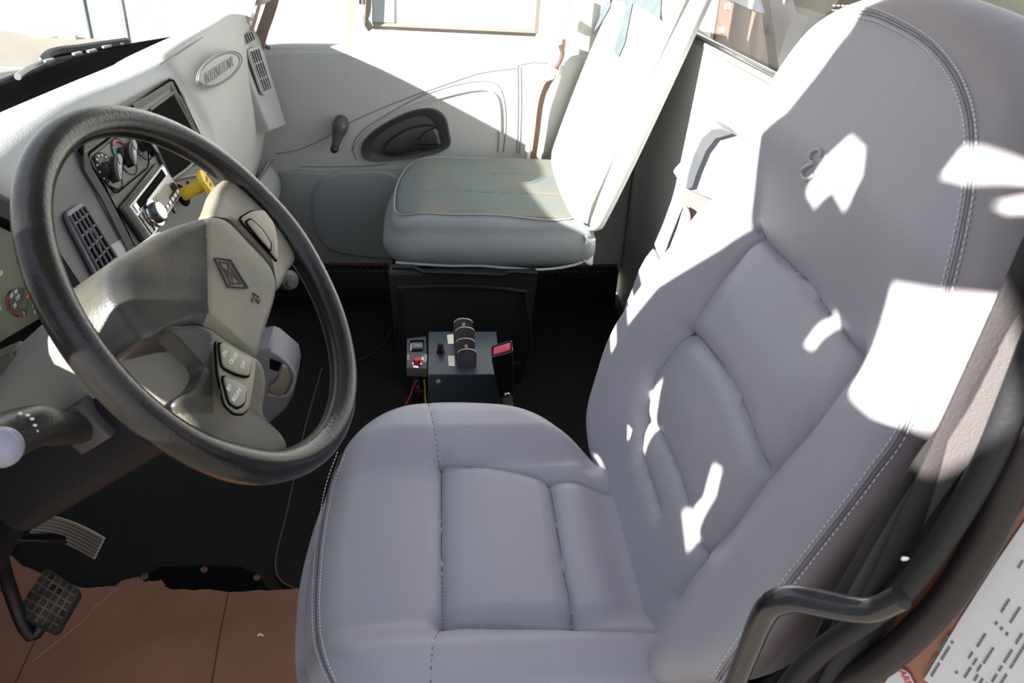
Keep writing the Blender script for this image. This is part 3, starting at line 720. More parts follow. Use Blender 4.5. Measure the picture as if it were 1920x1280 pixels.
for L in (((1112, -60), (1110, 10), (1104, 76), (1126, 48), (1146, 14), (1150, -60)), ((1152, -60), (1150, 0), (1172, 4), (1176, 20), (1160, 70), (1153, 98), (1162, 108), (1174, 80), (1188, 8), (1215, 20), (1240, 38), (1246, -60))):
    mb = MB(); mb.prism([pbs(q.x, q.y)[1] for q in dens(L)], Pn*.001); mb.build('cloth_in_shade', mat('blue_cloth', (.085, .115, .125), .9, bump=.5, bscale=600, var=.2, vscale=30), pbo, smooth=False)  # blue cloth cut to where shade shows it, darkened against the sun
# base box
bx = MB()
rows = []
fr = [((725, 490), (1010, 510)), ((745, 690), (990, 690))]
T0, T1 = at(728, 495, z=.385), at(1012, 512, z=.385)
y0 = .5*(T0.y+T1.y); B0, B1 = at(752, 690, z=.0), at(985, 690, z=.0)
bx.prism([Vector((T0.x, y0, 0)), Vector((T1.x, y0, 0)), Vector((T1.x, 1.56, 0)), Vector((T0.x, 1.56, 0))], (0, 0, .375), inset=.012)
for v in bx.bm.verts:
    k = 1-v.co.z/.38; v.co.x += (.5*(T0.x+T1.x)-v.co.x)*.10*k; v.co.y += .05*k if v.co.y < 1.3 else 0
bo3 = bx.build('seat_box', mat('box_black', (.012, .012, .014), .42, bump=.25, bscale=260), ps)
mb = MB(); L = [at(*p, y=y0-.004) for p in ((735, 500), (775, 500), (792, 509), (945, 514), (960, 508), (1008, 512))]
mb.tube(L, .0065, 8); mb.build('box_rim', blackpl, bo3)
mb = MB(); L = [at(*p, y=y0+.004) for p in ((752, 545), (760, 538), (900, 538), (975, 546), (985, 560), (978, 680), (765, 680), (754, 560))]
mb.tube(cr(L, 3, True), .006, 8, closed=True); mb.build('box_panel', blackpl, bo3)
mb = MB(); mb.box((.14, 1.36, .382), (.36, .36, .016), bevel=.004); mb.build('seat_rail', blackpl, ps)
# ------------------------------------------------------------------ DASHBOARD
da = thing('dashboard', 'wraparound grey truck dashboard with charcoal centre stack', 'dashboard', (-.6, .6, .5))
PN = Vector((math.cos(R(25)), 0, math.sin(R(25)))); PO_ = Vector((-.48, .5, .80)); PU = Vector((-math.sin(R(25)), 0, math.cos(R(25))))
def pp(px, py, off=0): return atp(px, py, PO_, PN, off)
def face(z): return -.48-(z-.8)*math.tan(R(25))-.012
cols = {
 -.50: [(-.80, .885), (-.76, .915), (-.66, .935), (-.57, .925), (-.56, .85), (-.56, .70), (-.60, .50)],
 -.10: [(-.80, .885), (-.77, .915), (-.66, .94), (-.57, .935), (-.575, .86), (-.57, .72), (-.60, .50)],
 .17: [(-.80, .885), (-.76, .912), (-.66, .945), (-.57, .945), (-.575, .87), (-.56, .72), (-.60, .50)],
 .25: [(-.80, .885), (-.75, .910), (-.66, .948), (face(.95), .948), (face(.87), .87), (face(.7), .70), (-.47, .48)],
 .50: [(-.79, .885), (-.735, .905), (-.64, .945), (face(.95), .942), (face(.84), .84), (face(.68), .68), (-.46, .46)],
 .75: [(-.76, .882), (-.685, .900), (-.62, .922), (face(.915), .918), (face(.80), .80), (face(.66), .66), (-.45, .44)],
 .93: [(-.73, .88), (-.655, .898), (-.60, .91), (face(.90), .902), (face(.78), .78), (face(.64), .64), (-.45, .42)],
 .98: [(-.72, .88), (-.645, .898), (-.58, .922), (-.535, .912), (-.475, .80), (-.455, .66), (-.47, .44)],
 1.15: [(-.67, .88), (-.615, .896), (-.555, .925), (-.515, .915), (-.475, .80), (-.462, .66), (-.49, .44)],
 1.30: [(-.62, .88), (-.58, .90), (-.53, .925), (-.50, .905), (-.478, .80), (-.468, .62), (-.50, .42)],
 1.45: [(-.57, .88), (-.55, .90), (-.515, .918), (-.495, .895), (-.484, .80), (-.478, .60), (-.52, .42)],
 1.63: [(-.54, .86), (-.53, .87), (-.51, .885), (-.495, .87), (-.488, .78), (-.485, .60), (-.53, .42)],
}
AX = [(-.5, -.76), (-.1, -.765), (.25, -.755), (.5, -.735), (.6, -.722), (.72, -.70), (.83, -.672), (.9, -.655), (1.02, -.642), (1.12, -.621), (1.19, -.597), (1.25, -.577), (1.45, -.545), (1.63, -.53)]
def ax_(y):
    for (a, b), (c, d) in zip(AX, AX[1:]):
        if a <= y <= c: return b+(d-b)*(y-a)/(c-a)
    return AX[-1][1]
for y in cols:
    X = ax_(y); L = cols[y]; L[0] = (X-.012, .80); L[1] = (X, .899 if y < 1.5 else .865)
    if L[2][0] < X+.03: L[2] = (X+.035, L[2][1]-.008)
rows = [[Vector((x, y, z)) for x, z in cols[y]] for y in sorted(cols)]
G = loft(rows, 6, 4)
mb = MB(); mb.grid(G)
mb.build('dash_body', dashlt, da, solid=.01)
# lower knee panel
mb = MB(); mb.grid(loft([[Vector((-.50, y, .47)), Vector((-.47, y, .40)), Vector((-.52, y, .28)), Vector((-.66, y, .22))] for y in (.95, 1.2, 1.45, 1.62)], 5, 3)); mb.build('knee_panel', dashgrey, da, solid=.01)
mb = MB(); mb.grid(loft([[Vector((-.56, y, .64)), Vector((-.54, y, .56)), Vector((-.60, y, .50)), Vector((-.85, y, .49))] for y in (-.50, -.1, .3, .6, .95)], 5, 3)); mb.build('lower_panel', blackmat, da, solid=.01)
# deep black defroster channel along the glass
mb = MB()
Arow = [(ax_(y)-.004, y) for y in (-.5, -.1, .25, .5, .72, .93, 1.15, 1.27)]
Brow = [(-.91, -.5), (-.935, -.1), (-.935, .25), (-.915, .5), (-.885, .78), (-.848, .98), (-.785, 1.20), (-.64, 1.39)]
Ar = [Vector((x, y, .890)) for x, y in Arow]; Br = [Vector((x, y, .872)) for x, y in Brow]
Mr = [(a.lerp(b, .5)-Vector((0, 0, .05))) for a, b in zip(Ar, Br)]; A2 = [a.lerp(b, .12)-Vector((0, 0, .03)) for a, b in zip(Ar, Br)]
mb.grid(loft([[a, c, m_, b] for a, c, m_, b in zip(Ar, A2, Mr, Br)], 5, 5)); mb.build('defroster_channel', slotblack, da)
mb = MB(); mb.tube(cr([at(*p, z=.925) for p in ((15, 250), (30, 238), (60, 222), (95, 204))], 5), .0015, 5); mb.build('pad_seam', mat('pad_seam', (.12, .12, .11), .7), da)
mb = MB(); mb.tube(cr([at(*p, z=.918) for p in ((298, 122), (320, 108), (345, 92), (380, 70))], 5), .0013, 6); mb.build('pad_seam', mat('pad_seam', (.12, .12, .11), .7), da)
# charcoal centre stack fascia
mb = MB(); P = [pp(*p, .0) for p in ((60, 300), (95, 262), (170, 228), (250, 182), (318, 145), (326, 148), (345, 180), (365, 228), (390, 280), (440, 380), (480, 450), (450, 540), (300, 640), (170, 560), (110, 470), (75, 390))]
mb.prism(P, -PN*.02); st_ = mb.build('centre_stack', mat('stack_slate', (.045, .047, .052), .5, bump=.3, bscale=420), da, smooth=False)
# inner bezel field
mb = MB(); P = [pp(*p, .001) for p in ((150, 272), (166, 258), (240, 208), (318, 150), (327, 158), (380, 268), (430, 370), (440, 440), (330, 520), (258, 472), (235, 440), (200, 370))]
mb.prism(P, PN*.004, inset=.002); mb.build('stack_bezel', dashdk2, st_)
def groove(L, name='bezel_groove', r=.0028, m=slotblack, off=.005, par=st_, closed=False, sm=False):
    mb = MB(); Q = [pp(*p, off) for p in L]
    mb.tube(cr(Q, 4, closed) if sm else Q, r, 6, closed=closed); return mb.build(name, m, par)
groove(((256, 480), (240, 440), (205, 370), (172, 315), (150, 282), (148, 270), (160, 258), (195, 236), (225, 218)))
groove(((225, 218), (270, 184), (318, 150), (325, 152), (350, 205), (372, 248), (392, 300)))
groove(((255, 475), (222, 405), (196, 350), (172, 312), (164, 296), (168, 286), (200, 262), (222, 246)), r=.0022)
# raised frame strips
mb = MB()
for L in (((250, 478), (230, 436), (196, 370), (165, 318), (157, 290), (162, 274), (196, 250), (224, 231)), ((250, 203), (284, 182), (318, 160), (336, 186), (362, 240), (384, 278))):
    mb.band([pp(*p, .006) for p in L], .012, .004, Vector((0, .7, .7)))
mb.build('bezel_strip', bezel, st_, smooth=False)
# open storage pocket in the stack
def pocket(P, depth, name, m, par):
    mb = MB(); Q = [pp(*p, .007) for p in P]; c = sum(Q, Vector())/len(Q)
    mb.prism(Q, -PN*.001); return mb.build(name, m, par, smooth=False)
pocket(((286, 207), (326, 178), (372, 262), (385, 300), (322, 333), (292, 275)), .05, 'storage_pocket', slotblack, st_)
groove(((281, 206), (327, 172), (332, 176), (378, 268), (420, 318), (322, 338), (290, 278)), 'pocket_frame', .003, bezel, .007)
groove(((288, 268), (317, 332), (322, 338), (350, 318), (362, 306)), 'pocket_lip', .0035, bezel, .009)
# climate control panel
cc = thing('climate_control', 'charcoal heater control panel with three rotary knobs on the centre stack', 'climate control', pp(235, 300))
mb = MB(); P = [pp(*p, .006) for p in ((172, 293), (226, 250), (262, 230), (275, 240), (283, 290), (277, 308), (226, 352), (215, 356), (204, 350), (190, 320))]
mb.prism(P, PN*.004, inset=.002); cpn = mb.build('control_plate', mat('plate_taupe', (.07, .066, .055), .5, bump=.2), cc)
mb = MB(); mb.tube([pp(*p, .0102) for p in ((205, 350), (213, 360), (220, 361), (276, 315), (279, 306), (278, 288), (262, 232))], .0013, 5); mb.build('plate_groove', slotblack, cpn)
import colorsys
def knob(cx, cy, ang, name='rotary_knob', pr=1.0):
    c = pp(cx, cy, .01); e1 = Vector((0, 1, 0)); e2 = PU
    b = MB(); b.cyl(c, c+PN*.005, .016*pr, .015*pr, 24); b.cyl(c+PN*.005, c+PN*.008, .012*pr, .011*pr, 24)
    ko = b.build(name, blackpl, cc)
    d = e1*math.cos(ang)+e2*math.sin(ang); s = PN.cross(d)
    b = MB(); Lh = .029*pr
    poly = [c+PN*.007+d*(Lh*math.cos(t))+s*(.0075*pr*math.sin(t)) for t in [2*math.pi*k/16 for k in range(16)]]
    b.prism(poly, PN*.014*pr, inset=.003); b.build('grip', glossblack, ko)
    b = MB(); poly = [c+PN*.0215*pr+d*(Lh*.55+Lh*.35*math.cos(t))+s*(.0052*pr*math.sin(t)) for t in [2*math.pi*k/16 for k in range(16)]]
    b.prism(poly, PN*.0006); b.build('grip_face', mat('grip_grey', (.14, .135, .11), .4), ko)
    return c, e1, e2
for (x, y, a) in ((203, 322, .5), (232, 294, .5), (262, 268, 1.4)):
    c, e1, e2 = knob(x, y, a)
    mb = MB()
    mb.tube([c+PN*.001+e1*.031*math.cos(t)+e2*.031*math.sin(t) for t in [2*math.pi*k/30 for k in range(30)]], .0006, 5, closed=True); mb.build('dial_ring', slotblack, cpn)
    if x == 232:
        for nm, m_, a0, a1 in (('cool_arc', mat('blue_print', (.05, .28, .36), .5), 128, 225), ('warm_arc', mat('red_print', (.45, .04, .03), .5), 20, 118)):
            mb = MB(); mb.band([c+PN*.0012+e1*.027*math.cos(R(t))+e2*.027*math.sin(R(t)) for t in range(a0, a1, 8)], .0028, .0008, PN.cross(e1)); mb.tube([c+PN*.0012+e1*.027*math.cos(R(t))+e2*.027*math.sin(R(t)) for t in range(a0, a1, 8)], .0013, 5); mb.build(nm, m_, cpn)
    else:
        mb = MB()
        for k in range(8):
            t = R(40+k*24); q = c+PN*.0012+e1*.0265*math.cos(t)+e2*.0265*math.sin(t); mb.sphere(q, .0009+.00016*(8-k), seg=8)
        mb.build('dial_marks', white, cpn)
# radio
ra = thing('car_radio', 'silver and black car stereo with round chrome volume knob', 'radio', pp(270, 380))
rc = [pp(*p, .006) for p in ((224, 394), (292, 321), (318, 362), (250, 436))]
silver = mat('radio_silver', (.40, .40, .38), .3, metal=.6)
# true rectangle on the stack plane
rl = pp(224, 394, .006); rw = .190; rh = .060
def rp(a, b, o=0): return rl+Vector((0, 1, 0))*a*rw-PU*b*rh+PN*o      # a along width, b downwards
def rquad(a0, a1, b0, b1, o, t): return [rp(a0, b0, o), rp(a1, b0, o), rp(a1, b1, o), rp(a0, b1, o)], PN*t
mb = MB(); q, d = rquad(-.03, 1.03, -.08, 1.1, 0, .006); mb.prism(q, d, inset=.002); rb = mb.build('radio_surround', blackpl, ra)
mb = MB(); q, d = rquad(0, 1, 0, .98, .006, .012); mb.prism(q, d, inset=.003); mb.build('faceplate', silver, ra)
mb = MB(); q, d = rquad(.10, .90, .07, .27, .0181, .0006); mb.prism(q, d); mb.build('disc_slot', slotblack, ra)
mb = MB(); q, d = rquad(.04, .11, .05, .28, .0181, .002); mb.prism(q, d, inset=.0006); mb.build('slot_end', chrome, ra); mb = MB(); q, d = rquad(.89, .96, .05, .28, .0181, .002); mb.prism(q, d, inset=.0006); mb.build('slot_end', chrome, ra)
mb = MB(); q, d = rquad(.42, .97, .36, .93, .0181, .0006); mb.prism(q, d); mb.build('display_border', glossblack, ra)
mb = MB(); q, d = rquad(.46, .82, .42, .70, .0188, .0006); mb.prism(q, d); mb.build('display', mat('lcd_green', (.12, .125, .085), .3), ra)
for k in range(6):
    mb = MB(); q, d = rquad(.44+k*.088, .50+k*.088, .78, .88, .0188, .0015); mb.prism(q, d, inset=.0005); mb.build('preset_button', mat('btn_silver', (.55, .54, .50), .3, metal=.4), ra)
mb = MB(); q, d = rquad(.02, .12, .34, .92, .0181, .002); mb.prism(q, d, inset=.001); mb.build('side_button', glossblack, ra)
kc = rp(.25, .62, .018)
mb = MB(); mb.cyl(kc, kc+PN*.006, .023, .022, 28); mb.build('knob_ring', chrome, ra)
mb = MB(); mb.cyl(kc+PN*.006, kc+PN*.016, .0175, .0165, 28, bev=.002); mb.build('volume_knob', mat('knob_dark', (.08, .08, .09), .25, metal=.6), ra)
mb = MB(); mb.cyl(kc+PN*.016, kc+PN*.0168, .0145, .014, 28); mb.build('knob_cap', chrome, ra)
# blank switch plates below the radio
for (a, b_) in (((268, 422), 0), ((286, 408), 0), ((304, 394), 0), ((321, 381), 0)):
    q = pp(*a, .006); mb = MB(); mb.prism([q+Vector((0, u*.011, 0))+PU*v*.016 for u, v in ((-1, -1), (1, -1), (1, 1), (-1, 1))], PN*.003, inset=.0015); mb.build('switch_blank', bezel, st_)
mb = MB()
for p in ((371, 322), (352, 342), (389, 346)): q = pp(*p, .006); mb.cyl(q, q+PN*.001, .003, .003, 10)
mb.build('panel_screw', slotblack, st_)
# yellow parking brake knob
yk = thing('parking_brake_knob', 'yellow pull knob of the parking brake on the centre stack', 'knob', pp(345, 370))
c = pp(341, 366, .006); e = atp(380, 346, PO_, PN, .048)
ax = (e-c).normalized()
mb = MB(); mb.cyl(c, c+PN*.003, .021, .020, 24); mb.build('collar', slotblack, yk)
mb = MB(); mb.cyl(c, c+ax*.045, .0118, .0118, 24); mb.build('stem', yellow, yk)
top = c+ax*.045; s1 = (PU+Vector((0, -.15, 0))); s1 = (s1-ax*s1.dot(ax)).normalized(); s2 = ax.cross(s1)
oct_ = [top+s1*(a*.023)+s2*(b_*.021) for a, b_ in ((1, -.45), (1, .45), (.55, 1), (-.55, 1), (-1, .45), (-1, -.45), (-.55, -1), (.55, -1))]
mb = MB(); mb.prism(oct_, ax*.009, inset=.002); hd_ = mb.build('push_plate', yellow, yk)
text_mesh('PUSH', .009, .0003, frameM(top+ax*.0093+s1*.005, s2 if s2.y > 0 else -s2, s1), 'push_text', mat('dark_yellow_print', (.25, .16, .02), .6), hd_)
text_mesh('PULL', .008, .0003, frameM(top+ax*.0093-s1*.006, s2 if s2.y > 0 else -s2, s1), 'pull_text', mat('dark_yellow_print', (.25, .16, .02), .6), hd_)
# round air vent with frame and louvres
def louvre(corners, par, name, nlong, ncross, fm, bm_, face_n, inset=.12, r=.0022, frame=.004):
    """corners: tl, tr, br, bl world points"""
    tl, tr, br, bl2 = corners
    def bil(a, b): return tl.lerp(tr, a).lerp(bl2.lerp(br, a), b)
    mb = MB(); mb.prism([bil(a, b) for a, b in rrect(.5, .5, 1, 1, .16)], face_n*.005, inset=.0015); vo = mb.build(name, fm, par)
    lo, hi = inset, 1-inset
    mb = MB(); mb.prism([bil(a, b)+face_n*.0052 for a, b in rrect(.5, .5, 1-2*inset*.9, 1-2*inset*.55, .10)], face_n*.0003); mb.build('vent_opening', slotblack, vo)
    mb = MB()
    for k in range(nlong+1):
        a = lo+(hi-lo)*k/nlong; mb.tube([bil(a, inset*.5)+face_n*.0065, bil(a, 1-inset*.5)+face_n*.0065], r, 6)
    for k in range(1, ncross+1):
        b = k/(ncross+1); mb.tube([bil(lo, b)+face_n*.0055, bil(hi, b)+face_n*.0055], r*.8, 6)
    mb.build('louvre', fm, vo); return vo
vb = mat('vent_slate', (.085, .087, .10), .45)
vo = louvre([pp(115, 402, .002), pp(150, 379, .002), pp(228, 500, .002), pp(190, 548, .002)], st_, 'air_vent', 4, 5, vb, slotblack, PN)
mb = MB()
for k in range(16):
    t = k/15; q = pp(158+t*34, 440+40*t-24*math.sin(t*math.pi), .007); mb.box(q, (.003, .004, .006), bevel=.0005)
mb.build('vent_wheel', vb, vo)
# end panel with demister vents
mb = MB(); L_ = [at(*p, y=1.42) for p in ((428, 66), (450, 105), (508, 247))]; R_ = [at(*p, y=1.60) for p in ((472, 43), (487, 68), (538, 236))]
F = [L_[0], R_[0], R_[1], R_[2], L_[2], L_[1]]
en = (R_[1]-L_[1]).cross(L_[2]-L_[1]).normalized()
if en.x < 0: en = -en
mb.prism([p-en*.05+Vector((-.10, .0, 0)) for p in F], en*.05+Vector((.10, 0, 0)), inset=.010); ev = mb.build('end_panel', dashgrey, da)
def ep(px, py, o=.003): 
    return atp(px, py, L_[1], en, o)
louvre([ep(449, 66), ep(470, 58), ep(477, 74), ep(456, 87)], ev, 'side_vent', 4, 0, dashgrey, slotblack, en, r=.0025)
louvre([ep(460, 94), ep(482, 86), ep(509, 170), ep(490, 180)], ev, 'side_vent', 4, 2, dashgrey, slotblack, en, r=.0025)
# oval badge with raised lettering
def bp(px, py, o=0): return at(px, py, x=-.478+o)
cb_ = bp(412, 130); a1 = bp(455, 100); 
def oval(sc, o):
    out = []
    c0 = bp(411, 130, o)
    for k in range(48):
        t = 2*math.pi*k/48; ex, ey = 48*sc*math.cos(t), 25*sc*math.sin(t); ca, sa = math.cos(-.60), math.sin(-.60)
        out.append(bp(411+ex*ca-ey*sa, 130+ex*sa+ey*ca, o))
    return out
bn = Vector((1, 0, .1)).normalized()
mb = MB(); mb.prism(oval(1, .0), Vector((.004, 0, 0)), inset=.002); bd = mb.build('badge_plate', dashlt, da)
for sc in (1.0, .90):
    mb = MB(); mb.tube(oval(sc, .0045), .0017, 6, closed=True); mb.build('badge_ring', mat('ring_grey', (.17, .17, .16), .6), bd)
q0, q1 = bp(384, 151, .005), bp(444, 110, .005); upv = bp(408, 119, .005)-bp(413, 141, .005)
text_mesh('INTERNATIONAL', .036, .0006, frameM(bp(413, 131, .006), q1-q0, upv) @ Matrix.Diagonal((.86*(q1-q0).length/.285, 1.05, 1, 1)), 'badge_lettering', mat('letter_dark', (.20, .20, .185), .5), bd, 1.05, 0, -.0014)
# crease between upper and lower passenger dash
mb = MB(); mb.tube(cr([at(*p, x=-.46) for p in ((430, 376), (450, 372), (475, 352), (495, 325), (512, 300))], 5), .003, 6); mb.build('glovebox_seam', mat('glove_seam', (.10, .10, .10), .7), da)
# instrument cluster
ic = thing('instrument_cluster', 'olive grey gauge cluster with speed and coolant dials behind the wheel', 'gauge cluster', at(40, 520, x=-.53))
def ip(px, py, o=0): return at(px, py, x=-.530+o)
mb = MB(); P = cr([ip(*p) for p in ((-260, 470), (-200, 400), (-80, 395), (0, 412), (50, 445), (92, 500), (116, 560), (108, 590), (70, 612), (0, 655), (-120, 730), (-240, 740))], 4, True)
mb.prism(P, Vector((-.02, 0, 0))); io = mb.build('cluster_face', mat('gauge_olive', (.17, .18, .13), .35, var=.2, vscale=10), ic, smooth=False)
mb = MB(); mb.tube(P, .009, 8, closed=True); mb.build('cluster_rim', slotblack, ic)
# hood lip over cluster, dark
mb = MB(); mb.grid(loft([[ip(-260, 400, .0), ip(-80, 340, .02), ip(20, 372, .02), ip(70, 420, .02), ip(112, 500, .01)], [ip(-260, 470, 0), ip(-80, 400, 0), ip(0, 418, 0), ip(50, 452, 0), ip(92, 505, 0)]], 5, 4)); mb.build('cluster_hood', dashdk, ic, solid=.004)
gm = mat('gauge_dark', (.05, .055, .045), .5)
mb = MB(); P = [ip(*p, .002) for p in ((14, 556), (22, 543), (38, 538), (48, 540), (42, 552), (35, 576), (52, 580), (50, 592), (35, 590), (20, 578))]; mb.prism(P, Vector((.0006, 0, 0))); mb.build('dial_patch', gm, io, smooth=False)  # dark patch on the dial face
mb = MB(); mb.tube(cr([ip(*p, .003) for p in ((14, 555), (14, 565), (20, 580), (30, 588), (42, 592))], 4), .0009, 5); mb.build('red_arc', mat('red_print2', (.55, .03, .05), .5), io)
mb = MB(); mb.tube([ip(50, 590, .006), ip(56, 541, .006)], .0009, 6); mb.build('needle', gm, io)
mb = MB(); mb.tube([ip(49, 560, .006), ip(54, 545, .006)], .002, 6); mb.build('needle_tip', mat('orange_needle', (.75, .12, .03), .5), io)
for tx, px, py, s_ in (('60', 22, 554, .008), ('90', 30, 547, .008), ('120', 33, 558, .008), ('30', 28, 573, .008), ('0', 45, 588, .008), ('60', 63, 571, .008), ('PSI 2', 68, 583, .007), ('50', 2, 512, .008), ('5', 0, 577, .009)):
    text_mesh(tx, s_, .0003, frameM(ip(px, py, .003), ip(px+8, py-9.5, .003)-ip(px, py, .003), Vector((0, 0, 1))), 'dial_number', white, io)
# oval pale device on the pillar
om = MB(); q = at(462, -6, y=1.60); om.sphere(q, .062, (1.1, .4, .36), 28)
mo = om.build('oval_cover', mat('cream_shell', (.50, .50, .42), .5)); tag(mo, 'pale cream oval cover mounted at the top of the passenger windshield pillar', 'pillar cover')

# ------------------------------------------------------------------ STEERING
t_, l_ = .933, -.155
SO = Vector((-.242, -.011, .901))
SN = Vector((math.sin(t_)*math.cos(l_), math.sin(t_)*math.sin(l_), math.cos(t_))); SU = Vector((math.cos(t_)*math.cos(l_), math.cos(t_)*math.sin(l_), -math.sin(t_))); SV = Vector((-math.sin(l_), math.cos(l_), 0))
def sp(px, py, off=0): return atp(px, py, SO, SN, off)
def sl(u, v, o=0): return SO+SU*u+SV*v+SN*o
sw = thing('steering_wheel', 'large worn black steering wheel with padded taupe hub', 'steering wheel', SO)
mb = MB(); n = 128
rad = []
pts = [sl(.2095*math.cos(2*math.pi*k/n), .2095*math.sin(2*math.pi*k/n)) for k in range(n)]
spk = [math.radians(82), math.radians(-52)]   # spoke directions measured from +u towards +v
for k in range(n):
    a = 2*math.pi*k/n
    b = 0
    for s_ in spk:
        dd = abs((a-s_+math.pi) % (2*math.pi)-math.pi); b = max(b, math.exp(-(dd/.22)**2))
    rad.append(.0172+.0022*b)
mb.tube(pts, rad, 22, closed=True); rim = mb.build('rim', rimmat, sw)
# hub pad
HO = .026
pad = [(300, 428), (340, 408), (385, 401), (430, 403), (478, 448), (520, 496), (527, 545), (512, 605), (490, 672), (440, 640), (388, 605), (350, 603), (313, 610), (295, 580), (283, 555), (268, 515), (262, 470), (272, 445)]
P = [sp(*p, HO) for p in pad]; c = sum(P, Vector())/len(P)
P = resample(cr(P, 5, True), 260)
ridge_a, ridge_b = sp(388, 408, HO), sp(392, 600, HO)
RN = SN.cross(ridge_b-ridge_a).normalized()
if RN.dot(sp(300, 500, HO)-ridge_a) < 0: RN = -RN
rows = []
def hubh(p):   # slightly domed: crest along a ridge, falling away to the near side
    d = (p-sp(430, 500, HO)); s_ = d.dot(SV); u_ = d.dot(SU); b_ = RN.dot(p-ridge_a)
    return -.50*(math.sqrt(max(0, b_+.006)**2+.00006)-.0077 if b_ > -.006 else 0) - .25*max(0, abs(u_)-.05)**2*6 - .5*max(0, s_-.04)**2*6
for k in range(1, 71):
    f = k/70; f = 1-(1-f)**1.3; rows.append([])
    for p in P:
        q = c.lerp(p, f); d = (p-q).length*.9; re = .016; e = 0
        if d < re: e = -re*(1-math.sqrt(max(0, 1-(1-d/re)**2)))
        rows[-1].append(q+SN*(hubh(q)+e))
for off in (.03, .055): rows.append([p+SN*(hubh(p)-.016-off) for p in P])
mb = MB(); V = mb.grid(rows, closed_u=True); mb.cap(V[0]); mb.cap(V[-1], True); hub = mb.build('hub_pad', hubmat, sw)
hside = mat('hub_side_shade', (.020, .021, .024), .34, bump=.2, bscale=400, var=.5, vscale=12, col2=(.055, .052, .042))  # shade on the hub side facing away, put into a dark colour
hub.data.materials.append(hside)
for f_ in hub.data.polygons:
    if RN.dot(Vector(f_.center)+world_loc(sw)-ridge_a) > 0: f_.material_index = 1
# spokes
def spoke(poly, offs, name, depth=.026, inset=.008):
    Q = [sp(*p, o) for p, o in zip(poly, offs)]
    mb = MB(); c = sum(Q, Vector())/len(Q); rows = []
    Q = resample(cr(Q, 4, True), 180); c = sum(Q, Vector())/len(Q)
    for k in range(1, 46):
        f = k/45; rows.append([c.lerp(q, f)-SN*(inset*(1-math.sqrt(max(0, 1-(max(0, (f-.8)/.2))**2)))) for q in Q])
    rows.append([c.lerp(q, .99)-SN*depth for q in Q]); V = mb.grid(rows, closed_u=True); mb.cap(V[0]); mb.cap(V[-1], True)
    return mb.build(name, hubmat, sw)
s1_ = spoke([(400, 402), (408, 372), (418, 345), (440, 330), (500, 380), (548, 440), (560, 480), (545, 505), (525, 540), (512, 490), (470, 440), (430, 404)],
            [.022, .015, .004, 0, 0, 0, 0, .006, .02, .022, .022, .022], 'spoke')
s2_ = spoke([(316, 608), (350, 604), (388, 606), (440, 640), (492, 672), (505, 720), (500, 780), (545, 835), (500, 880), (440, 860), (385, 820), (345, 775), (335, 745), (372, 715), (385, 680), (350, 640)],
            [.012, .018, .024, .024, .020, .014, .006, .0, -.004, -.004, -.004, -.004, .0, .004, .010, .012], 'spoke', depth=.024)
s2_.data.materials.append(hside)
for f_ in s2_.data.polygons:  # left of the switch plate the shade is painted with the dark material
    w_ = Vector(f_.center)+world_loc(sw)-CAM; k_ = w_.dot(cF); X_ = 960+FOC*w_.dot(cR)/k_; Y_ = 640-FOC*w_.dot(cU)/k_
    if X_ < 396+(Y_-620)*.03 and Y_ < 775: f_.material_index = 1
def btn(poly, name, lift, m_, par, base):
    Q = [sp(*p, base) for p in poly]; mb = MB(); mb.prism(rpoly(Q), SN*lift, inset=lift*.7); return mb.build(name, m_, par)
p1 = btn([(402, 638), (420, 642), (450, 658), (477, 676), (474, 715), (464, 768), (452, 778), (436, 776), (418, 758), (406, 700)], 'switch_plate', .004, hubdark, s2_, .018)
def line(poly, par, off, r=.0013, nm='button_outline', closed=True):
    mb = MB(); mb.tube(rpoly([sp(*p, off) for p in poly]), r, 5, closed=closed); mb.build(nm, slotblack, par)
line([(402, 638), (420, 642), (450, 658), (477, 676), (474, 715), (464, 768), (452, 778), (436, 776), (418, 758), (406, 700)], p1, .0195)
b1 = btn([(408, 640), (440, 655), (470, 676), (466, 708), (440, 702), (414, 688)], 'cruise_button', .003, mat('button_taupe', (.20, .19, .14), .45), p1, .0215)
line([(408, 640), (440, 655), (470, 676), (466, 708), (440, 702), (414, 688)], p1, .0232)
b2 = btn([(414, 704), (438, 712), (462, 728), (457, 758), (444, 766), (428, 756)], 'cruise_button', .003, mat('button_taupe', (.20, .19, .14), .45), p1, .0215)
line([(414, 704), (438, 712), (462, 728), (457, 758), (444, 766), (428, 756)], p1, .0232)
for tx, px, py in (('ON', 422, 662), ('CRUISE', 438, 672), ('OFF', 456, 684)):
    text_mesh(tx, .0062, .0002, frameM(sp(px, py, .0248), SV, -SU), 'button_text', white, b1)
for tx, px, py in (('SET', 430, 727), ('RESUME', 444, 740)):
    text_mesh(tx, .006, .0002, frameM(sp(px, py, .0248), SV, -SU), 'button_text', white, b2)
p2 = btn([(446, 410), (470, 396), (492, 394), (512, 420), (519, 455), (518, 492), (508, 478), (478, 445)], 'switch_plate', .003, mat('plate_tan', (.21, .175, .13), .45), s1_, .021)
line([(446, 410), (470, 396), (492, 394), (512, 420), (519, 455), (518, 492), (508, 478), (478, 445)], p2, .0225)
b3 = btn([(459, 416), (470, 410), (492, 430), (508, 455), (507, 473), (488, 452)], 'horn_button', .0025, mat('plate_tan', (.21, .175, .13), .45), p2, .0235)
line([(459, 416), (470, 410), (492, 430), (508, 455), (507, 473), (488, 452)], p2, .0252)
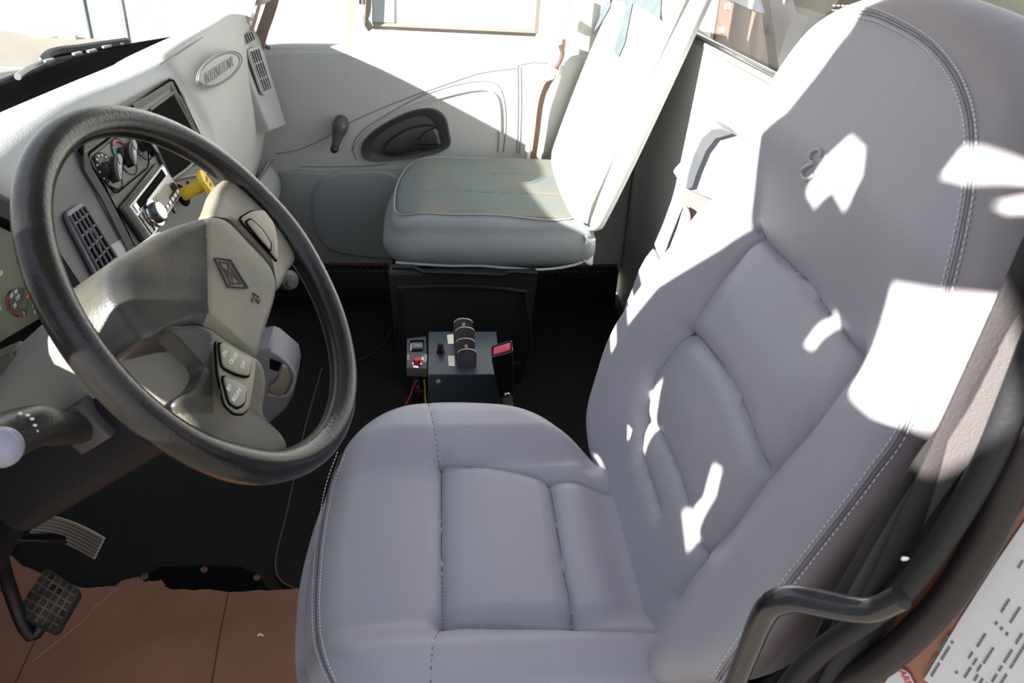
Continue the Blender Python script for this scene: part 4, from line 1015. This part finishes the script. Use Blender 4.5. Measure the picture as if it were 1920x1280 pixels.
# diamond emblem
def on_hub(px, py, lift=.001):
    q = sp(px, py, HO)
    for _ in range(4): q = sp(px, py, HO+hubh(q)+lift)
    return q
dm = [(403, 483), (432, 487), (464, 539), (428, 537)]
mb = MB(); mb.tube([on_hub(*p, .0012) for p in dm], .0013, 6, closed=True); em = mb.build('diamond_emblem', mat('emblem_brown', (.055, .042, .035), .4), hub)
mb = MB()
for L in (((411, 490), (427, 493), (452, 532), (434, 530), (411, 490)), ((428, 492), (438, 533)), ((415, 500), (450, 524)), ((432, 490), (428, 512), (433, 534))):
    mb.tube([on_hub(*p, .0010) for p in L], .0007, 5)
mb.build('emblem_lines', mat('emblem_brown', (.05, .035, .03), .4), em)
mb = MB()
for L in (((474, 549), (484, 556), (488, 562), (481, 560), (476, 556)), ((478, 557), (474, 564)), ((481, 560), (487, 568))): mb.tube([on_hub(*p, .001) for p in L], .0011, 5)
mb.build('hub_mark', mat('emblem_brown', (.05, .035, .03), .4), hub)
# steering column
sc_ = thing('steering_column', 'pale grey steering column shroud behind the wheel', 'steering column', sl(0, 0, -.2))
rows = []
for o, a, b_, cu_, cv in ((-.035, .070, .080, .0, .0), (-.05, .080, .09, 0, 0), (-.12, .085, .090, .005, .0), (-.20, .085, .088, .01, 0), (-.30, .08, .085, .015, 0), (-.36, .08, .085, .02, 0)):
    rows.append([sl(cu_+x, cv+y, o) for x, y in rrect(0, 0, 2*a, 2*b_, .035, 5)])
mb = MB(); V = mb.grid(rows, closed_u=True); mb.cap(V[0], True); mb.cap(V[-1]); mb.build('shroud', mat('shroud_grey', (.22, .22, .20), .6, bump=.5, bscale=350, var=.15), sc_)
mb = MB(); rows = []
for o in (-.13, -.37): rows.append([sl(.055+x, -.012+y, o) for x, y in rrect(0, 0, .105, .175, .03, 4)])
V = mb.grid(rows, closed_u=True); mb.cap(V[0], True); mb.cap(V[-1]); mb.build('lower_shroud', mat('shroud_dark', (.012, .012, .016), .6, bump=.3, spec=.2), sc_)
mb = MB(); a = sl(.02, .01, -.33); mb.tube([a, a+Vector((-.25, 0.02, -.42))], .028, 16); mb.build('column_shaft', blackmat, sc_)
# stalk
sk = thing('turn_signal_stalk', 'black multifunction stalk with white symbols left of the column', 'stalk', at(150, 800, y=-.11))
A_ = at(152, 806, y=-.10); B_ = at(60, 800, y=-.19); C_ = at(-60, 850, y=-.27)
mb = MB(); q = at(140, 800, y=-.085); X = SN; 
mb.prism([A_+(-SN*a*.024+SU*b_*.024)+SV*.02 for a, b_ in ((-1, -1), (1, -1), (1, 1), (-1, 1))], -SV*.024, inset=.005); mb.build('stalk_boot', mat('boot_grey', (.06, .058, .065), .5), sk)
mb = MB(); mb.tube(cr([A_, A_.lerp(B_, .5), B_, C_], 6), [.0145, .015, .0155, .016, .0165, .017, .0175, .018, .0185, .019, .0195, .020, .0205, .021, .0215, .022, .022, .022, .020], 20); so_ = mb.build('stalk_body', mat('stalk_black', (.022, .022, .02), .35, bump=.2), sk)
mb = MB()
for p in ((38, 775), (52, 778), (60, 785), (65, 797), (68, 808), (63, 815), (30, 793), (36, 791)):
    q = B_.lerp(C_, .1); w = at(*p, y=-.215); mb.sphere(w+Vector((0, .0, 0)), .0014, (1.6, 1, 1), 8)
mb.build('symbols', white, so_)
mb = MB(); q = at(2, 838, y=-.26); mb.sphere(q, .018, seg=20); mb.build('end_cap', mat('cap_lavender', (.30, .29, .38), .25), sk)
# two switches on the panel left of the column
for i, (px, py) in enumerate(((22, 672), (52, 680))):
    q = at(px, py, x=-.46); mb = MB(); mb.box(q, (.03, .028, .022), Matrix.Rotation(R(-25), 3, 'Y'), bevel=.004)
    tag(mb.build('rocker_switch', mat('switch_brown', (.07, .06, .055), .35)), ('small dark rocker switch at the left image edge below the gauge cluster', 'small dark rocker switch beside the column shroud, nearer the wheel')[i], 'switch', 'switches below the gauge cluster')
# ------------------------------------------------------------------ CONTROL BOX
bxz = .32
cbx = thing('control_box', 'black metal control box with stacked guard plates on the floor between the seats', 'control box', at(870, 680, z=0))
C4 = [at(805, 621, z=bxz), at(936, 621, z=bxz), at(934, 702, z=bxz), at(800, 702, z=bxz)]
x0 = .5*(C4[0].x+C4[3].x); x1 = .5*(C4[1].x+C4[2].x); ya = C4[3].y; yb = C4[0].y
mb = MB(); mb.box(((x0+x1)/2, (ya+yb)/2, bxz-.055), (x1-x0, yb-ya, .11), bevel=.0025); bbx = mb.build('enclosure', mat('box_blueblack', (.030, .042, .058), .38, bump=.1), cbx)
mb = MB(); mb.box(((x0+x1)/2, (ya+yb)/2, .105), (.10, .14, .21), bevel=.006); mb.build('stand', blackmat, cbx)
mb = MB(); q = at(822, 715, y=ya-.001); mb.cyl(q, q-Vector((0, .006, 0)), .006, .005, 14, bev=.001); mb.build('screw', steel, cbx)
gm_ = mat('guard_grey', (.085, .08, .085), .45)
# four arched guard plates covering the levers
edge_m = mat('plate_edge', (.62, .58, .55), .3, metal=.4)
yf = at(876, 686, z=bxz).y
for i, (cx_, tp) in enumerate(((876, 654), (872.5, 634), (872, 613), (869, 597))):
    yy = yf+.030*i; topz = at(cx_, tp, y=yy).z; xc = at(cx_, tp, y=yy).x; w_ = .0215
    H_t = topz-bxz
    prof = [(-w_, 0), (-w_, H_t-.010), (-w_*.8, H_t-.0045), (-w_*.42, H_t-.001), (0, H_t), (w_*.42, H_t-.001), (w_*.8, H_t-.0045), (w_, H_t-.010), (w_, 0)]
    F = [Vector((xc+a, yy, bxz+b2)) for a, b2 in prof]
    mb = MB(); mb.prism(F, Vector((0, .004, 0))); gp_ = mb.build('guard_plate', gm_, cbx, smooth=False)
    mb = MB(); mb.tube([f+Vector((0, -.0004, 0)) for f in F[1:-1]], .0008, 6); mb.build('plate_edge', edge_m, gp_)
    if i in (1, 3):
        mb = MB(); q = at({1: 874, 3: 869}[i], {1: 649, 3: 608}[i], y=yy-.001); mb.cyl(q+Vector((0, .002, 0)), q-Vector((0, .003, 0)), .0045, .004, 16); mb.cyl(q-Vector((0, .003, 0)), q-Vector((0, .005, 0)), .0018, .0018, 10); mb.build('set_screw', mat('screw_white', (.7, .68, .66), .3, metal=.3), gp_)
for p in (((838, 628), (850, 627), (851, 645), (840, 645)), ((840, 667), (852, 667), (853, 687), (841, 686))):
    mb = MB(); mb.prism([at(*q, z=bxz+.0005) for q in p], (0, 0, .0008)); mb.build('paper_label', mat('label_cream', (.78, .76, .62), .6), cbx, smooth=False)
q = at(826, 660, z=bxz); mb = MB(); mb.cyl(q, q+Vector((0, 0, .006)), .0095, .009, 18); mb.cyl(q+Vector((0, 0, .006)), q+Vector((0, 0, .024)), .0078, .0065, 18, bev=.0015); ko = mb.build('rotary_knob', blackpl, cbx)
mb = MB(); mb.box(q+Vector((.005, -.005, .014)), (.004, .004, .012), Matrix.Rotation(.8, 3, 'Z'), bevel=.001); mb.build('knob_pointer', mat('pointer_red', (.28, .02, .01), .4), ko)
# side panel with red push button
sb = thing('switch_panel', 'small black switch panel with red push button left of the control box', 'switch panel', at(782, 660, z=.2))
z_ = .315
P = [at(*p, z=z_) for p in ((763, 634), (799, 630), (801, 691), (762, 689))]
mb = MB(); mb.prism([p-Vector((0, 0, .022)) for p in P], (0, 0, .022), inset=.002); sbo = mb.build('panel_housing', mat('panel_slate', (.05, .053, .06), .45, bump=.15), sb)
mb = MB(); mb.prism([at(*p, z=z_+.0005) for p in ((769, 638), (795, 637), (796, 658), (768, 659))], (0, 0, .0006)); mb.build('rocker_frame', slotblack, sb, smooth=False)
mb = MB(); mb.prism([at(*p, z=z_+.001) for p in ((773, 645), (793, 645), (793, 655), (772, 656))], (0, 0, .006), inset=.002); mb.build('rocker', mat('rocker_blue', (.10, .11, .16), .2), sb)
mb = MB(); mb.tube([at(*p, z=z_+.004) for p in ((770, 658), (771, 644), (776, 642), (792, 643), (794, 658))], .0012, 6); mb.build('rocker_clip', chrome, sb)
q = at(782, 684, z=z_); mb = MB(); mb.cyl(q, q+Vector((0, 0, .004)), .0125, .011, 6); mb.build('hex_nut', chrome, sb)
mb = MB(); mb.cyl(q+Vector((0, 0, .004)), q+Vector((0, 0, .017)), .0085, .0085, 20, bev=.0015); mb.build('push_button', redlt if False else mat('button_red', (.5, .015, .02), .3), sb)
text_mesh('DIESEL', .0115, .0003, frameM(at(797, 672, z=z_+.0008), (0, -1, 0), (1, 0, 0)), 'panel_text', white, sb)
text_mesh('ON  OFF', .006, .0003, frameM(at(765, 670, z=z_+.0008), (0, -1, 0), (1, 0, 0)), 'panel_text', white, sb)
mb = MB(); mb.prism([at(*p, z=z_+.0006) for p in ((790, 669), (794, 669), (794, 675), (790, 675))], (0, 0, .0005)); mb.build('print_square', white, sb, smooth=False)
q = at(780, 718, z=.25); mb = MB(); mb.cyl(P[0].lerp(P[2], .5)-Vector((0, 0, .02)), Vector((P[0].lerp(P[2], .5).x, P[0].lerp(P[2], .5).y, .0)), .012, .012, 14); mb.build('post', blackpl, sb)
# wires
for nm_, m_, L in (('red', mat('wire_red', (.5, .01, .02), .4), ((781, 712), (775, 725), (769, 742), (760, 760))), ('red', None, ((783, 725), (787, 733), (799, 735), (806, 748))), ('yellow', mat('wire_yellow', (.45, .42, .05), .4), ((795, 712), (797, 726), (797, 740), (799, 760)))):
    m_ = m_ or MATS['wire_red']; mb = MB(); mb.tube(cr([at(*p, z=.29-.02*i) for i, p in enumerate(L)], 6), .0016, 7)
    lab = {'red': 'thin red wire hanging below the small switch panel', 'yellow': 'thin yellow green wire beside the red wires below the switch panel'}[nm_]
    mb.build('electric_wire', m_, sb)
mb = MB(); mb.tube([at(780, 712, z=.28), at(784, 722, z=.262), at(786, 740, z=.23)], [.008, .007, .006], 10); mb.build('wire_connector', mat('connector_navy', (.03, .035, .06), .4), sb)
# ------------------------------------------------------------------ SEAT BELT BUCKLE
bk_ = thing('seat_belt_buckle', 'black seat belt buckle with red release button beside the driver seat', 'buckle', at(945, 720, z=0))
tc = at(941, 655, y=.66); bc = at(950, 736, y=.70)
axb = (tc-bc).normalized(); wd = (at(966, 646, y=.66)-at(916, 661, y=.67)).normalized(); dp = axb.cross(wd).normalized()
rows = []
for f, a, b_ in ((0, .016, .010), (.15, .0185, .013), (.6, .0225, .0165), (.93, .0245, .018), (1, .0235, .017)):
    c = bc.lerp(tc, f); rows.append([c+wd*x+dp*y for x, y in rrect(0, 0, 2*a, 2*b_, .006, 4)])
mb = MB(); V = mb.grid(rows, closed_u=True); mb.cap(V[0], True); mb.cap(V[-1]); bob = mb.build('buckle_housing', blackpl, bk_)
mb = MB(); mb.prism([tc+axb*.0003+wd*x+dp*y for x, y in rrect(0, 0, .039, .021, .004, 4)], axb*.003, inset=.0015); mb.build('release_button', redlt, bk_)
mb = MB(); mb.tube([tc+axb*.001+wd*x+dp*y for x, y in rrect(0, 0, .046, .032, .006, 4)], .0016, 6, closed=True); mb.build('buckle_rim', glossblack, bk_)
mb = MB(); mb.band([bc+axb*.01, bc-axb*.05, Vector((bc.x+.01, bc.y-.06, .14)), Vector((bc.x+.01, bc.y-.07, .0))], .022, .004, wd); mb.build('buckle_stalk', steel, bk_)
mb = MB(); q = at(950, 735, z=.295)+Vector((0, -.01, 0)); mb.sphere(q, .006, (1.2, .6, 1)); mb.build('anchor_bolt', chrome, bk_)
# ------------------------------------------------------------------ PEDALS
acc = thing('accelerator_pedal', 'ribbed metal accelerator pedal worn grey above the brake pedal', 'pedal', at(130, 1010, z=.15))
gA = [(72, 965), (100, 966), (140, 980), (170, 995), (195, 1006), (176, 1046), (150, 1033), (115, 1018), (85, 1008), (53, 1005)]
def arc_(f, off=0):
    top_ = cr([Vector((*p, 0)) for p in ((76, 965), (110, 970), (150, 984), (196, 1008))], 6); bot_ = cr([Vector((*p, 0)) for p in ((52, 1006), (95, 1010), (135, 1024), (177, 1047))], 6)
    out = []
    for i in range(len(top_)):
        q = top_[i].lerp(bot_[i], f); zz = .185-.055*f+.0*i; out.append(at(q.x, q.y, z=zz+off))
    return out
mb = MB(); mb.grid([arc_(f/6) for f in range(7)]); ao = mb.build('pedal_pad', mat('pedal_grey', (.06, .052, .045), .5, metal=.2), acc, solid=.003)
mb = MB()
for k in range(7): mb.tube(arc_(.05+.9*k/6, .004), .0034, 6)
mb.build('pedal_rib', mat('rib_worn', (.42, .36, .31), .45, metal=.3, bump=.4, bscale=300), ao)
q = sum(arc_(.5), Vector())/19; mb = MB(); mb.tube([q-Vector((0, 0, .012)), q+Vector((-.12, 0.01, -.02)), q+Vector((-.2, .01, .2))], .010, 10); mb.build('pedal_arm', blackpl, acc)
br = thing('brake_pedal', 'square black rubber brake pedal with dusty grid tread over the cardboard', 'pedal', at(90, 1120, z=.17))
c4 = [at(*p, z=z) for p, z in (((85, 1062), .215), ((152, 1106), .195), ((104, 1188), .165), ((26, 1150), .185))]
cy_ = sum(c4, Vector())/4; nb = (c4[1]-c4[0]).cross(c4[3]-c4[0]).normalized(); nb = nb if nb.dot(CAM-cy_) > 0 else -nb
def bil4(a, b): return c4[0].lerp(c4[1], a).lerp(c4[3].lerp(c4[2], a), b)
P = [bil4(a, b) for a, b in rrect(.5, .5, 1, 1, .12, 4)]
mb = MB(); mb.prism([p-nb*.018 for p in P], nb*.018, inset=.005); bo_ = mb.build('pedal_rubber', mat('rubber_black', (.012, .012, .011), .6, bump=.4), br)
mb = MB()
for k in range(1, 6):
    t = k/6+.0; mb.band([bil4(t, .04)+nb*.0005, bil4(t, .96)+nb*.0005], .003, .002, (c4[1]-c4[0]).normalized()); mb.band([bil4(.04, t)+nb*.0005, bil4(.96, t)+nb*.0005], .003, .002, (c4[3]-c4[0]).normalized())
mb.build('tread_grid', mat('tread_dust', (.16, .125, .095), .8, var=.6, vscale=30, col2=(.03, .028, .025)), bo_, smooth=False)
mb = MB()
for i in range(6):
    for j in range(6):
        if random.random() < .85:
            c = bil4((i+.5)/6, (j+.5)/6); mb.prism([c+(c4[1]-c4[0])*a*.062+(c4[3]-c4[0])*b*.062 for a, b in ((-1, -1), (1, -1), (1, 1), (-1, 1))], nb*.0012)
mb.build('tread_block', mat('tread_block', (.05, .045, .04), .8, var=.7, vscale=26, col2=(.012, .012, .012)), bo_, smooth=False)
mb = MB(); L = [cy_-nb*.016, cy_+Vector((-.03, -.03, -.05)), at(14, 1090, z=.25), at(-8, 1000, z=.38), at(-30, 900, z=.50), Vector((-1.09, at(-30, 900, z=.50).y+.02, .52))]
mb.tube(cr(L, 5), .0115, 10); mb.build('pedal_arm', blackpl, br)
# ------------------------------------------------------------------ GEAR SELECTOR POD BEHIND THE WHEEL
sf = thing('dash_console_pod', 'slate plastic pod with a taupe lever pocket behind the steering wheel', 'pod', at(520, 720, y=.55))
Y_ = .55
P = [at(*p, y=Y_) for p in ((500, 655), (512, 660), (548, 690), (553, 712), (548, 745), (535, 770), (500, 800), (470, 800), (470, 660))]
mb = MB(); mb.prism([p+Vector((0, .09, 0)) for p in P], (0, -.09, 0), inset=.01); mb.build('pod_body', mat('pod_slate', (.11, .115, .14), .45, bump=.2), sf)
mb = MB(); mb.tube(cr([at(*p, y=Y_-.004) for p in ((507, 658), (530, 672), (548, 692), (552, 712), (540, 738), (520, 742), (503, 738))], 5), .0035, 8); mb.build('pod_rim', mat('pod_rim', (.22, .22, .25), .4), sf)
mb = MB(); mb.prism([at(*p, y=Y_-.001) for p in ((506, 672), (528, 680), (522, 695), (506, 690))], (0, -.003, 0)); mb.build('pod_slot', slotblack, sf, smooth=False)
mb = MB(); mb.prism(cr([at(*p, y=Y_-.002) for p in ((530, 682), (545, 698), (543, 718), (528, 738), (508, 730), (506, 720), (522, 704))], 3, True), (0, -.012, 0), inset=.004); mb.build('pod_lever', mat('pod_taupe', (.13, .12, .10), .4), sf)
mb = MB(); mb.tube([at(*p, y=.6) for p in ((300, 700), (420, 720), (500, 730))], .05, 16); mb.build('pod_bracket', blackmat, sf)
# small lever glimpsed beyond the wheel
mb = MB(); L = [at(*p, x=-.40) for p in ((528, 426), (534, 418), (540, 410), (541, 403))]; mb.tube(L, [.006, .007, .006, .003], 10)
tag(mb.build('hood_release_lever', mat('lever_pale', (.34, .38, .40), .4)), 'small pale lever tip just beyond the right side of the steering wheel', 'lever')
mb = MB(); q = at(540, 525, x=-.36); mb.cyl(q, q+Vector((.01, -.02, .004)), .026, .02, 24, bev=.004); mb.cyl(q+Vector((.01, -.02, .004)), q+Vector((.014, -.028, .006)), .012, .01, 20)
tag(mb.build('cup_ring', mat('cup_taupe', (.10, .095, .08), .45)), 'round taupe socket tucked behind the wheel rim below the dashboard', 'socket')
# ------------------------------------------------------------------ DRIVER DOOR OPENING
Jn = Vector((-.62, -.78, 0)).normalized(); JO = Vector((.345, -.44, .85))
def jp(px, py, o=0): return atp(px, py, JO, Jn, o)
jb = thing('wall_left', None, None, (.4, -.45, .6)); tag(jb, kind='structure')
mb = MB(); mb.prism([jp(*p, -.03) for p in ((1480, 1290), (1560, 1180), (1700, 1060), (1800, 930), (1880, 760), (1930, 640), (2300, 300), (2300, 1500), (1480, 1500))], -Jn*.05); mb.build('jamb_panel', paint, jb, smooth=False)
mb = MB(); mb.tube(cr([jp(*p, 0) for p in ((1400, 1420), (1470, 1300), (1540, 1220), (1620, 1165), (1700, 1100), (1780, 990), (1850, 870), (1905, 740), (1960, 600), (2010, 480))], 6), .0095, 12); mb.build('inner_seal', mat('seal_black', (.018, .018, .021), .5, bump=.3, spec=.3), jb)
mb = MB(); mb.tube(cr([jp(*p, -.012) for p in ((1490, 1420), (1560, 1300), (1660, 1235), (1760, 1140), (1840, 1020), (1905, 880), (1965, 740), (2030, 600))], 6), .0125, 12); mb.build('outer_seal', mat('seal_black2', (.024, .020, .022), .4, bump=.2, spec=.35), jb)
# B pillar trim between seat and seal
mb = MB(); mb.grid(loft([[Vector((.31, -.425, .0)), Vector((.31, -.425, .60)), Vector((.335, -.425, .9)), Vector((.36, -.425, 1.3))],
                         [Vector((.46, -.40, .0)), Vector((.46, -.40, .60)), Vector((.49, -.395, .9)), Vector((.52, -.39, 1.3))],
                         [Vector((.60, -.30, .0)), Vector((.60, -.30, .60)), Vector((.61, -.30, .9)), Vector((.61, -.30, 1.3))]], 5, 5)); mb.build('pillar_trim', mat('pillar_dark_cloth', (.042, .038, .040), .85, bump=.6, bscale=300, spec=.15), jb, solid=.004)
# seat belt running down the pillar
sbt = thing('seat_belt', 'dark grey driver seat belt webbing hanging between backrest and door pillar', 'seat belt', jp(1700, 950, .03))
mb = MB(); mb.band(cr([atp(*p, Vector((.36, -.425, .8)), Jn) for p in ((1530, 1290), (1600, 1150), (1680, 1010), (1760, 890), (1840, 790), (1920, 640), (2000, 520))], 5), .022, .003, Vector((1, -.4, 0))); mb.build('webbing', mat('webbing_grey', (.10, .09, .095), .75, bump=.5, bscale=700), sbt)
mb = MB(); mb.band(cr([atp(*p, Vector((.365, -.43, .8)), Jn) for p in ((1500, 1290), (1570, 1130), (1650, 990), (1740, 850), (1830, 740), (1900, 640))], 5), .010, .003, Vector((1, -.4, 0))); mb.build('webbing_edge', mat('webbing_dark', (.02, .02, .02), .75), sbt)
mb = MB(); q = jp(1697, 1047, .02); mb.sphere(q, .0022, (1.6, .6, 1), 10); tag(mb.build('trim_clip', chrome), 'tiny shiny metal clip between the seat and the door seal', 'clip')
# black grab loop
gl = MB(); L = [atp(*p, Vector((.285, -.455, .85)), Jn) for p in ((1330, 1400), (1375, 1290), (1405, 1215), (1428, 1160), (1450, 1132), (1490, 1122), (1550, 1133), (1600, 1142), (1640, 1142), (1690, 1120))]
gl.tube(cr(L, 6), [.0085+.002*math.exp(-((i-28)/14)**2) for i in range(9*6+1)], 16); tag(gl.build('grab_loop', glossblack if False else mat('loop_black', (.016, .016, .02), .25, coat=.4)), 'black bent tube handle at the lower corner beside the driver seat', 'grab handle')
# paper stickers on the jamb
stk = thing('jamb_label', 'large white printed data label on the copper door jamb', 'label', jp(1850, 1150, -.02))
P = [jp(*p, -.028) for p in ((1731, 1268), (1722, 1300), (1900, 1400), (2050, 1000), (1925, 975), (1880, 1030), (1800, 1170), (1755, 1250))]
P = [jp(*p, -.028) for p in ((1733, 1272), (1800, 1160), (1870, 1050), (1925, 970), (2060, 1040), (1960, 1340), (1860, 1360))]
mb = MB(); mb.prism(P, Jn*.001); mb.build('label_sheet', mat('label_white', (.62, .62, .64), .6), stk, smooth=False)
mb = MB()
ink = mat('label_ink', (.12, .12, .13), .7)
def tick(px, py, L, w, ang):
    dx, dy = math.cos(ang), math.sin(ang); nx, ny = -dy, dx
    mb.prism([jp(px+dx*a*L/2+nx*b*w/2, py+dy*a*L/2+ny*b*w/2, -.0265) for a, b in ((-1, -1), (1, -1), (1, 1), (-1, 1))], Jn*.0004)
an = math.radians(-58)
for (px, py, L) in ((1756, 1226, 90), (1768, 1232, 80), (1840, 1200, 40), (1855, 1226, 40), (1888, 1130, 36), (1905, 1150, 40), (1912, 1060, 30), (1890, 1230, 110), (1902, 1240, 120), (1800, 1250, 26), (1816, 1258, 26)):
    n = int(L/6)
    for k in range(n):
        if random.random() < .82:
            o = (k-n/2)*6; tick(px+math.cos(an)*o, py+math.sin(an)*o, 4.2, 5, an)
for k in range(3): tick(1868+k*10, 1168+k*10, 6, 5, an); tick(1820+k*8, 1228+k*12, 14, 4, an); tick(1830+k*9, 1270+k*8, 14, 4, an)
mb.build('label_print', ink, stk, smooth=False)
s2 = thing('red_text_sticker', 'small white sticker with red letters near the lower edge of the door jamb', 'sticker', jp(1690, 1265, -.02))
P = [jp(*p, -.028) for p in ((1655, 1285), (1682, 1243), (1705, 1262), (1730, 1310), (1690, 1330))]; mb = MB(); mb.prism(P, Jn*.001); mb.build('label_sheet', mat('label_white', (.62, .62, .64), .6), s2, smooth=False)
text_mesh('WARNING', .008, .0002, frameM(jp(1702, 1278, -.0265), jp(1715, 1298, -.0265)-jp(1697, 1265, -.0265), jp(1700, 1270, -.0265)-jp(1690, 1280, -.0265)), 'red_text', mat('ink_red', (.6, .02, .02), .6), s2)
# ------------------------------------------------------------------ CAB ROOF AND ADDED DOOR PANEL SHAPING THE SUN (above and beside the view)
mb = MB(); mb.box((.10, .60, 1.78), (1.15, 2.2, .05), bevel=.015)
tag(mb.build('ceiling', mat('headliner', (.42, .42, .41), .9)), kind='structure')
def holed(name, x, outer, holes, th, m):
    """flat panel at constant x with openings, loops given as (y, z)"""
    cu = bpy.data.curves.new(name+'_c', 'CURVE'); cu.dimensions = '2D'; cu.fill_mode = 'BOTH'; cu.extrude = th/2
    for L in [outer]+holes:
        s = cu.splines.new('POLY'); s.points.add(len(L)-1); s.use_cyclic_u = True
        for p, q in zip(s.points, L): p.co = (q[0], q[1], 0, 1)
    t = bpy.data.objects.new(name+'_t', cu); COL.objects.link(t)
    dg = bpy.context.evaluated_depsgraph_get(); dg.update()
    me = bpy.data.meshes.new_from_object(t.evaluated_get(dg)); bpy.data.objects.remove(t, do_unlink=True)
    me.transform(frameM(Vector((x, 0, 0)), (0, 1, 0), (0, 0, 1)))
    me.materials.clear(); me.materials.append(m)
    o = bpy.data.objects.new(name, me); COL.objects.link(o); return o
def sm(L, n=3): return [(q.x, q.y) for q in cr([Vector((*p, 0)) for p in L], n, True)]
DXX = -.58; KY, KZ = .60, .50
def castpt(px, py, off=.03):
    P = atp(px, py, BO, Bn, off); t = P.x-DXX; return (P.y-KY*t, P.z+KZ*t)
edge_b = [castpt(*p) for p in ((1620, 10), (1600, 60), (1550, 130), (1490, 205), (1435, 240), (1410, 300), (1385, 365), (1370, 400), (1330, 440), (1240, 520), (1180, 600), (1130, 690))]
edge_b = [(a-.03, b) for a, b in edge_b]
outer = [(-.62, 1.80)]+edge_b+[(-.22, .99), (-.30, .95), (-.46, .93), (-.46, .35), (-1.55, .35), (-1.55, 1.80)]
H = [[(1625, 262), (1655, 290), (1650, 340), (1620, 390), (1595, 410), (1575, 370), (1530, 397), (1515, 370), (1560, 320)],
     [(1680, 530), (1780, 548), (1915, 560), (2010, 560), (2010, 800), (1800, 900), (1735, 835), (1690, 800), (1640, 780), (1575, 725)],
     [(1545, 570), (1553, 590), (1520, 625), (1500, 660), (1476, 642), (1500, 600)],
     [(1315, 865), (1340, 880), (1325, 930), (1300, 965), (1252, 1055), (1240, 955), (1262, 960), (1290, 935)],
     [(1780, 350), (1830, 285), (1880, 290), (1990, 325), (1990, 350), (1830, 362)],
     [(1222, 700), (1212, 760), (1200, 800), (1180, 855), (1140, 815), (1150, 780), (1185, 735)],
     [(1868, 398), (1960, 370), (1975, 395), (1890, 410)]]
def densify(L, n=5):
    out = []
    for i in range(len(L)):
        a, b = L[i], L[(i+1) % len(L)]
        for k in range(n): out.append((a[0]+(b[0]-a[0])*k/n, a[1]+(b[1]-a[1])*k/n))
    return out
dr = holed('door_sun_mask', DXX, outer, [[castpt(*q) for q in densify(h)] for h in H], .02, doorgrey)  # unseen door panel, its holes shaped to throw the sun patches on the backrest
tag(dr, kind='structure')
# ------------------------------------------------------------------ LIGHT
SD = Vector((1, .60, -.50)).normalized()
sun_d = bpy.data.lights.new('sun', 'SUN'); sun_d.energy = 27; sun_d.angle = R(.6); sun_d.color = (1, .955, .87)
sun = bpy.data.objects.new('sun', sun_d); COL.objects.link(sun); sun.rotation_euler = SD.to_track_quat('-Z', 'Y').to_euler()
w = bpy.data.worlds.new('world'); SC.world = w; w.use_nodes = True
nt = w.node_tree; bg = nt.nodes['Background']
tc = nt.nodes.new('ShaderNodeTexCoord'); sx = nt.nodes.new('ShaderNodeSeparateXYZ'); rp = nt.nodes.new('ShaderNodeValToRGB')
nt.links.new(tc.outputs['Generated'], sx.inputs[0]); nt.links.new(sx.outputs['Z'], rp.inputs['Fac'])
rp.color_ramp.elements[0].color = (.95, .93, .90, 1); rp.color_ramp.elements[0].position = 0
rp.color_ramp.elements[1].color = (.74, .82, 1, 1); rp.color_ramp.elements[1].position = .7
nt.links.new(rp.outputs['Color'], bg.inputs['Color']); bg.inputs['Strength'].default_value = 1.35
SC.view_settings.view_transform = 'Standard'; SC.view_settings.look = 'None'; SC.view_settings.exposure = 0
SC.cycles.max_bounces = 8; SC.cycles.use_denoising = True
cam_d.dof.use_dof = True; cam_d.dof.focus_distance = 1.35; cam_d.dof.aperture_fstop = 13
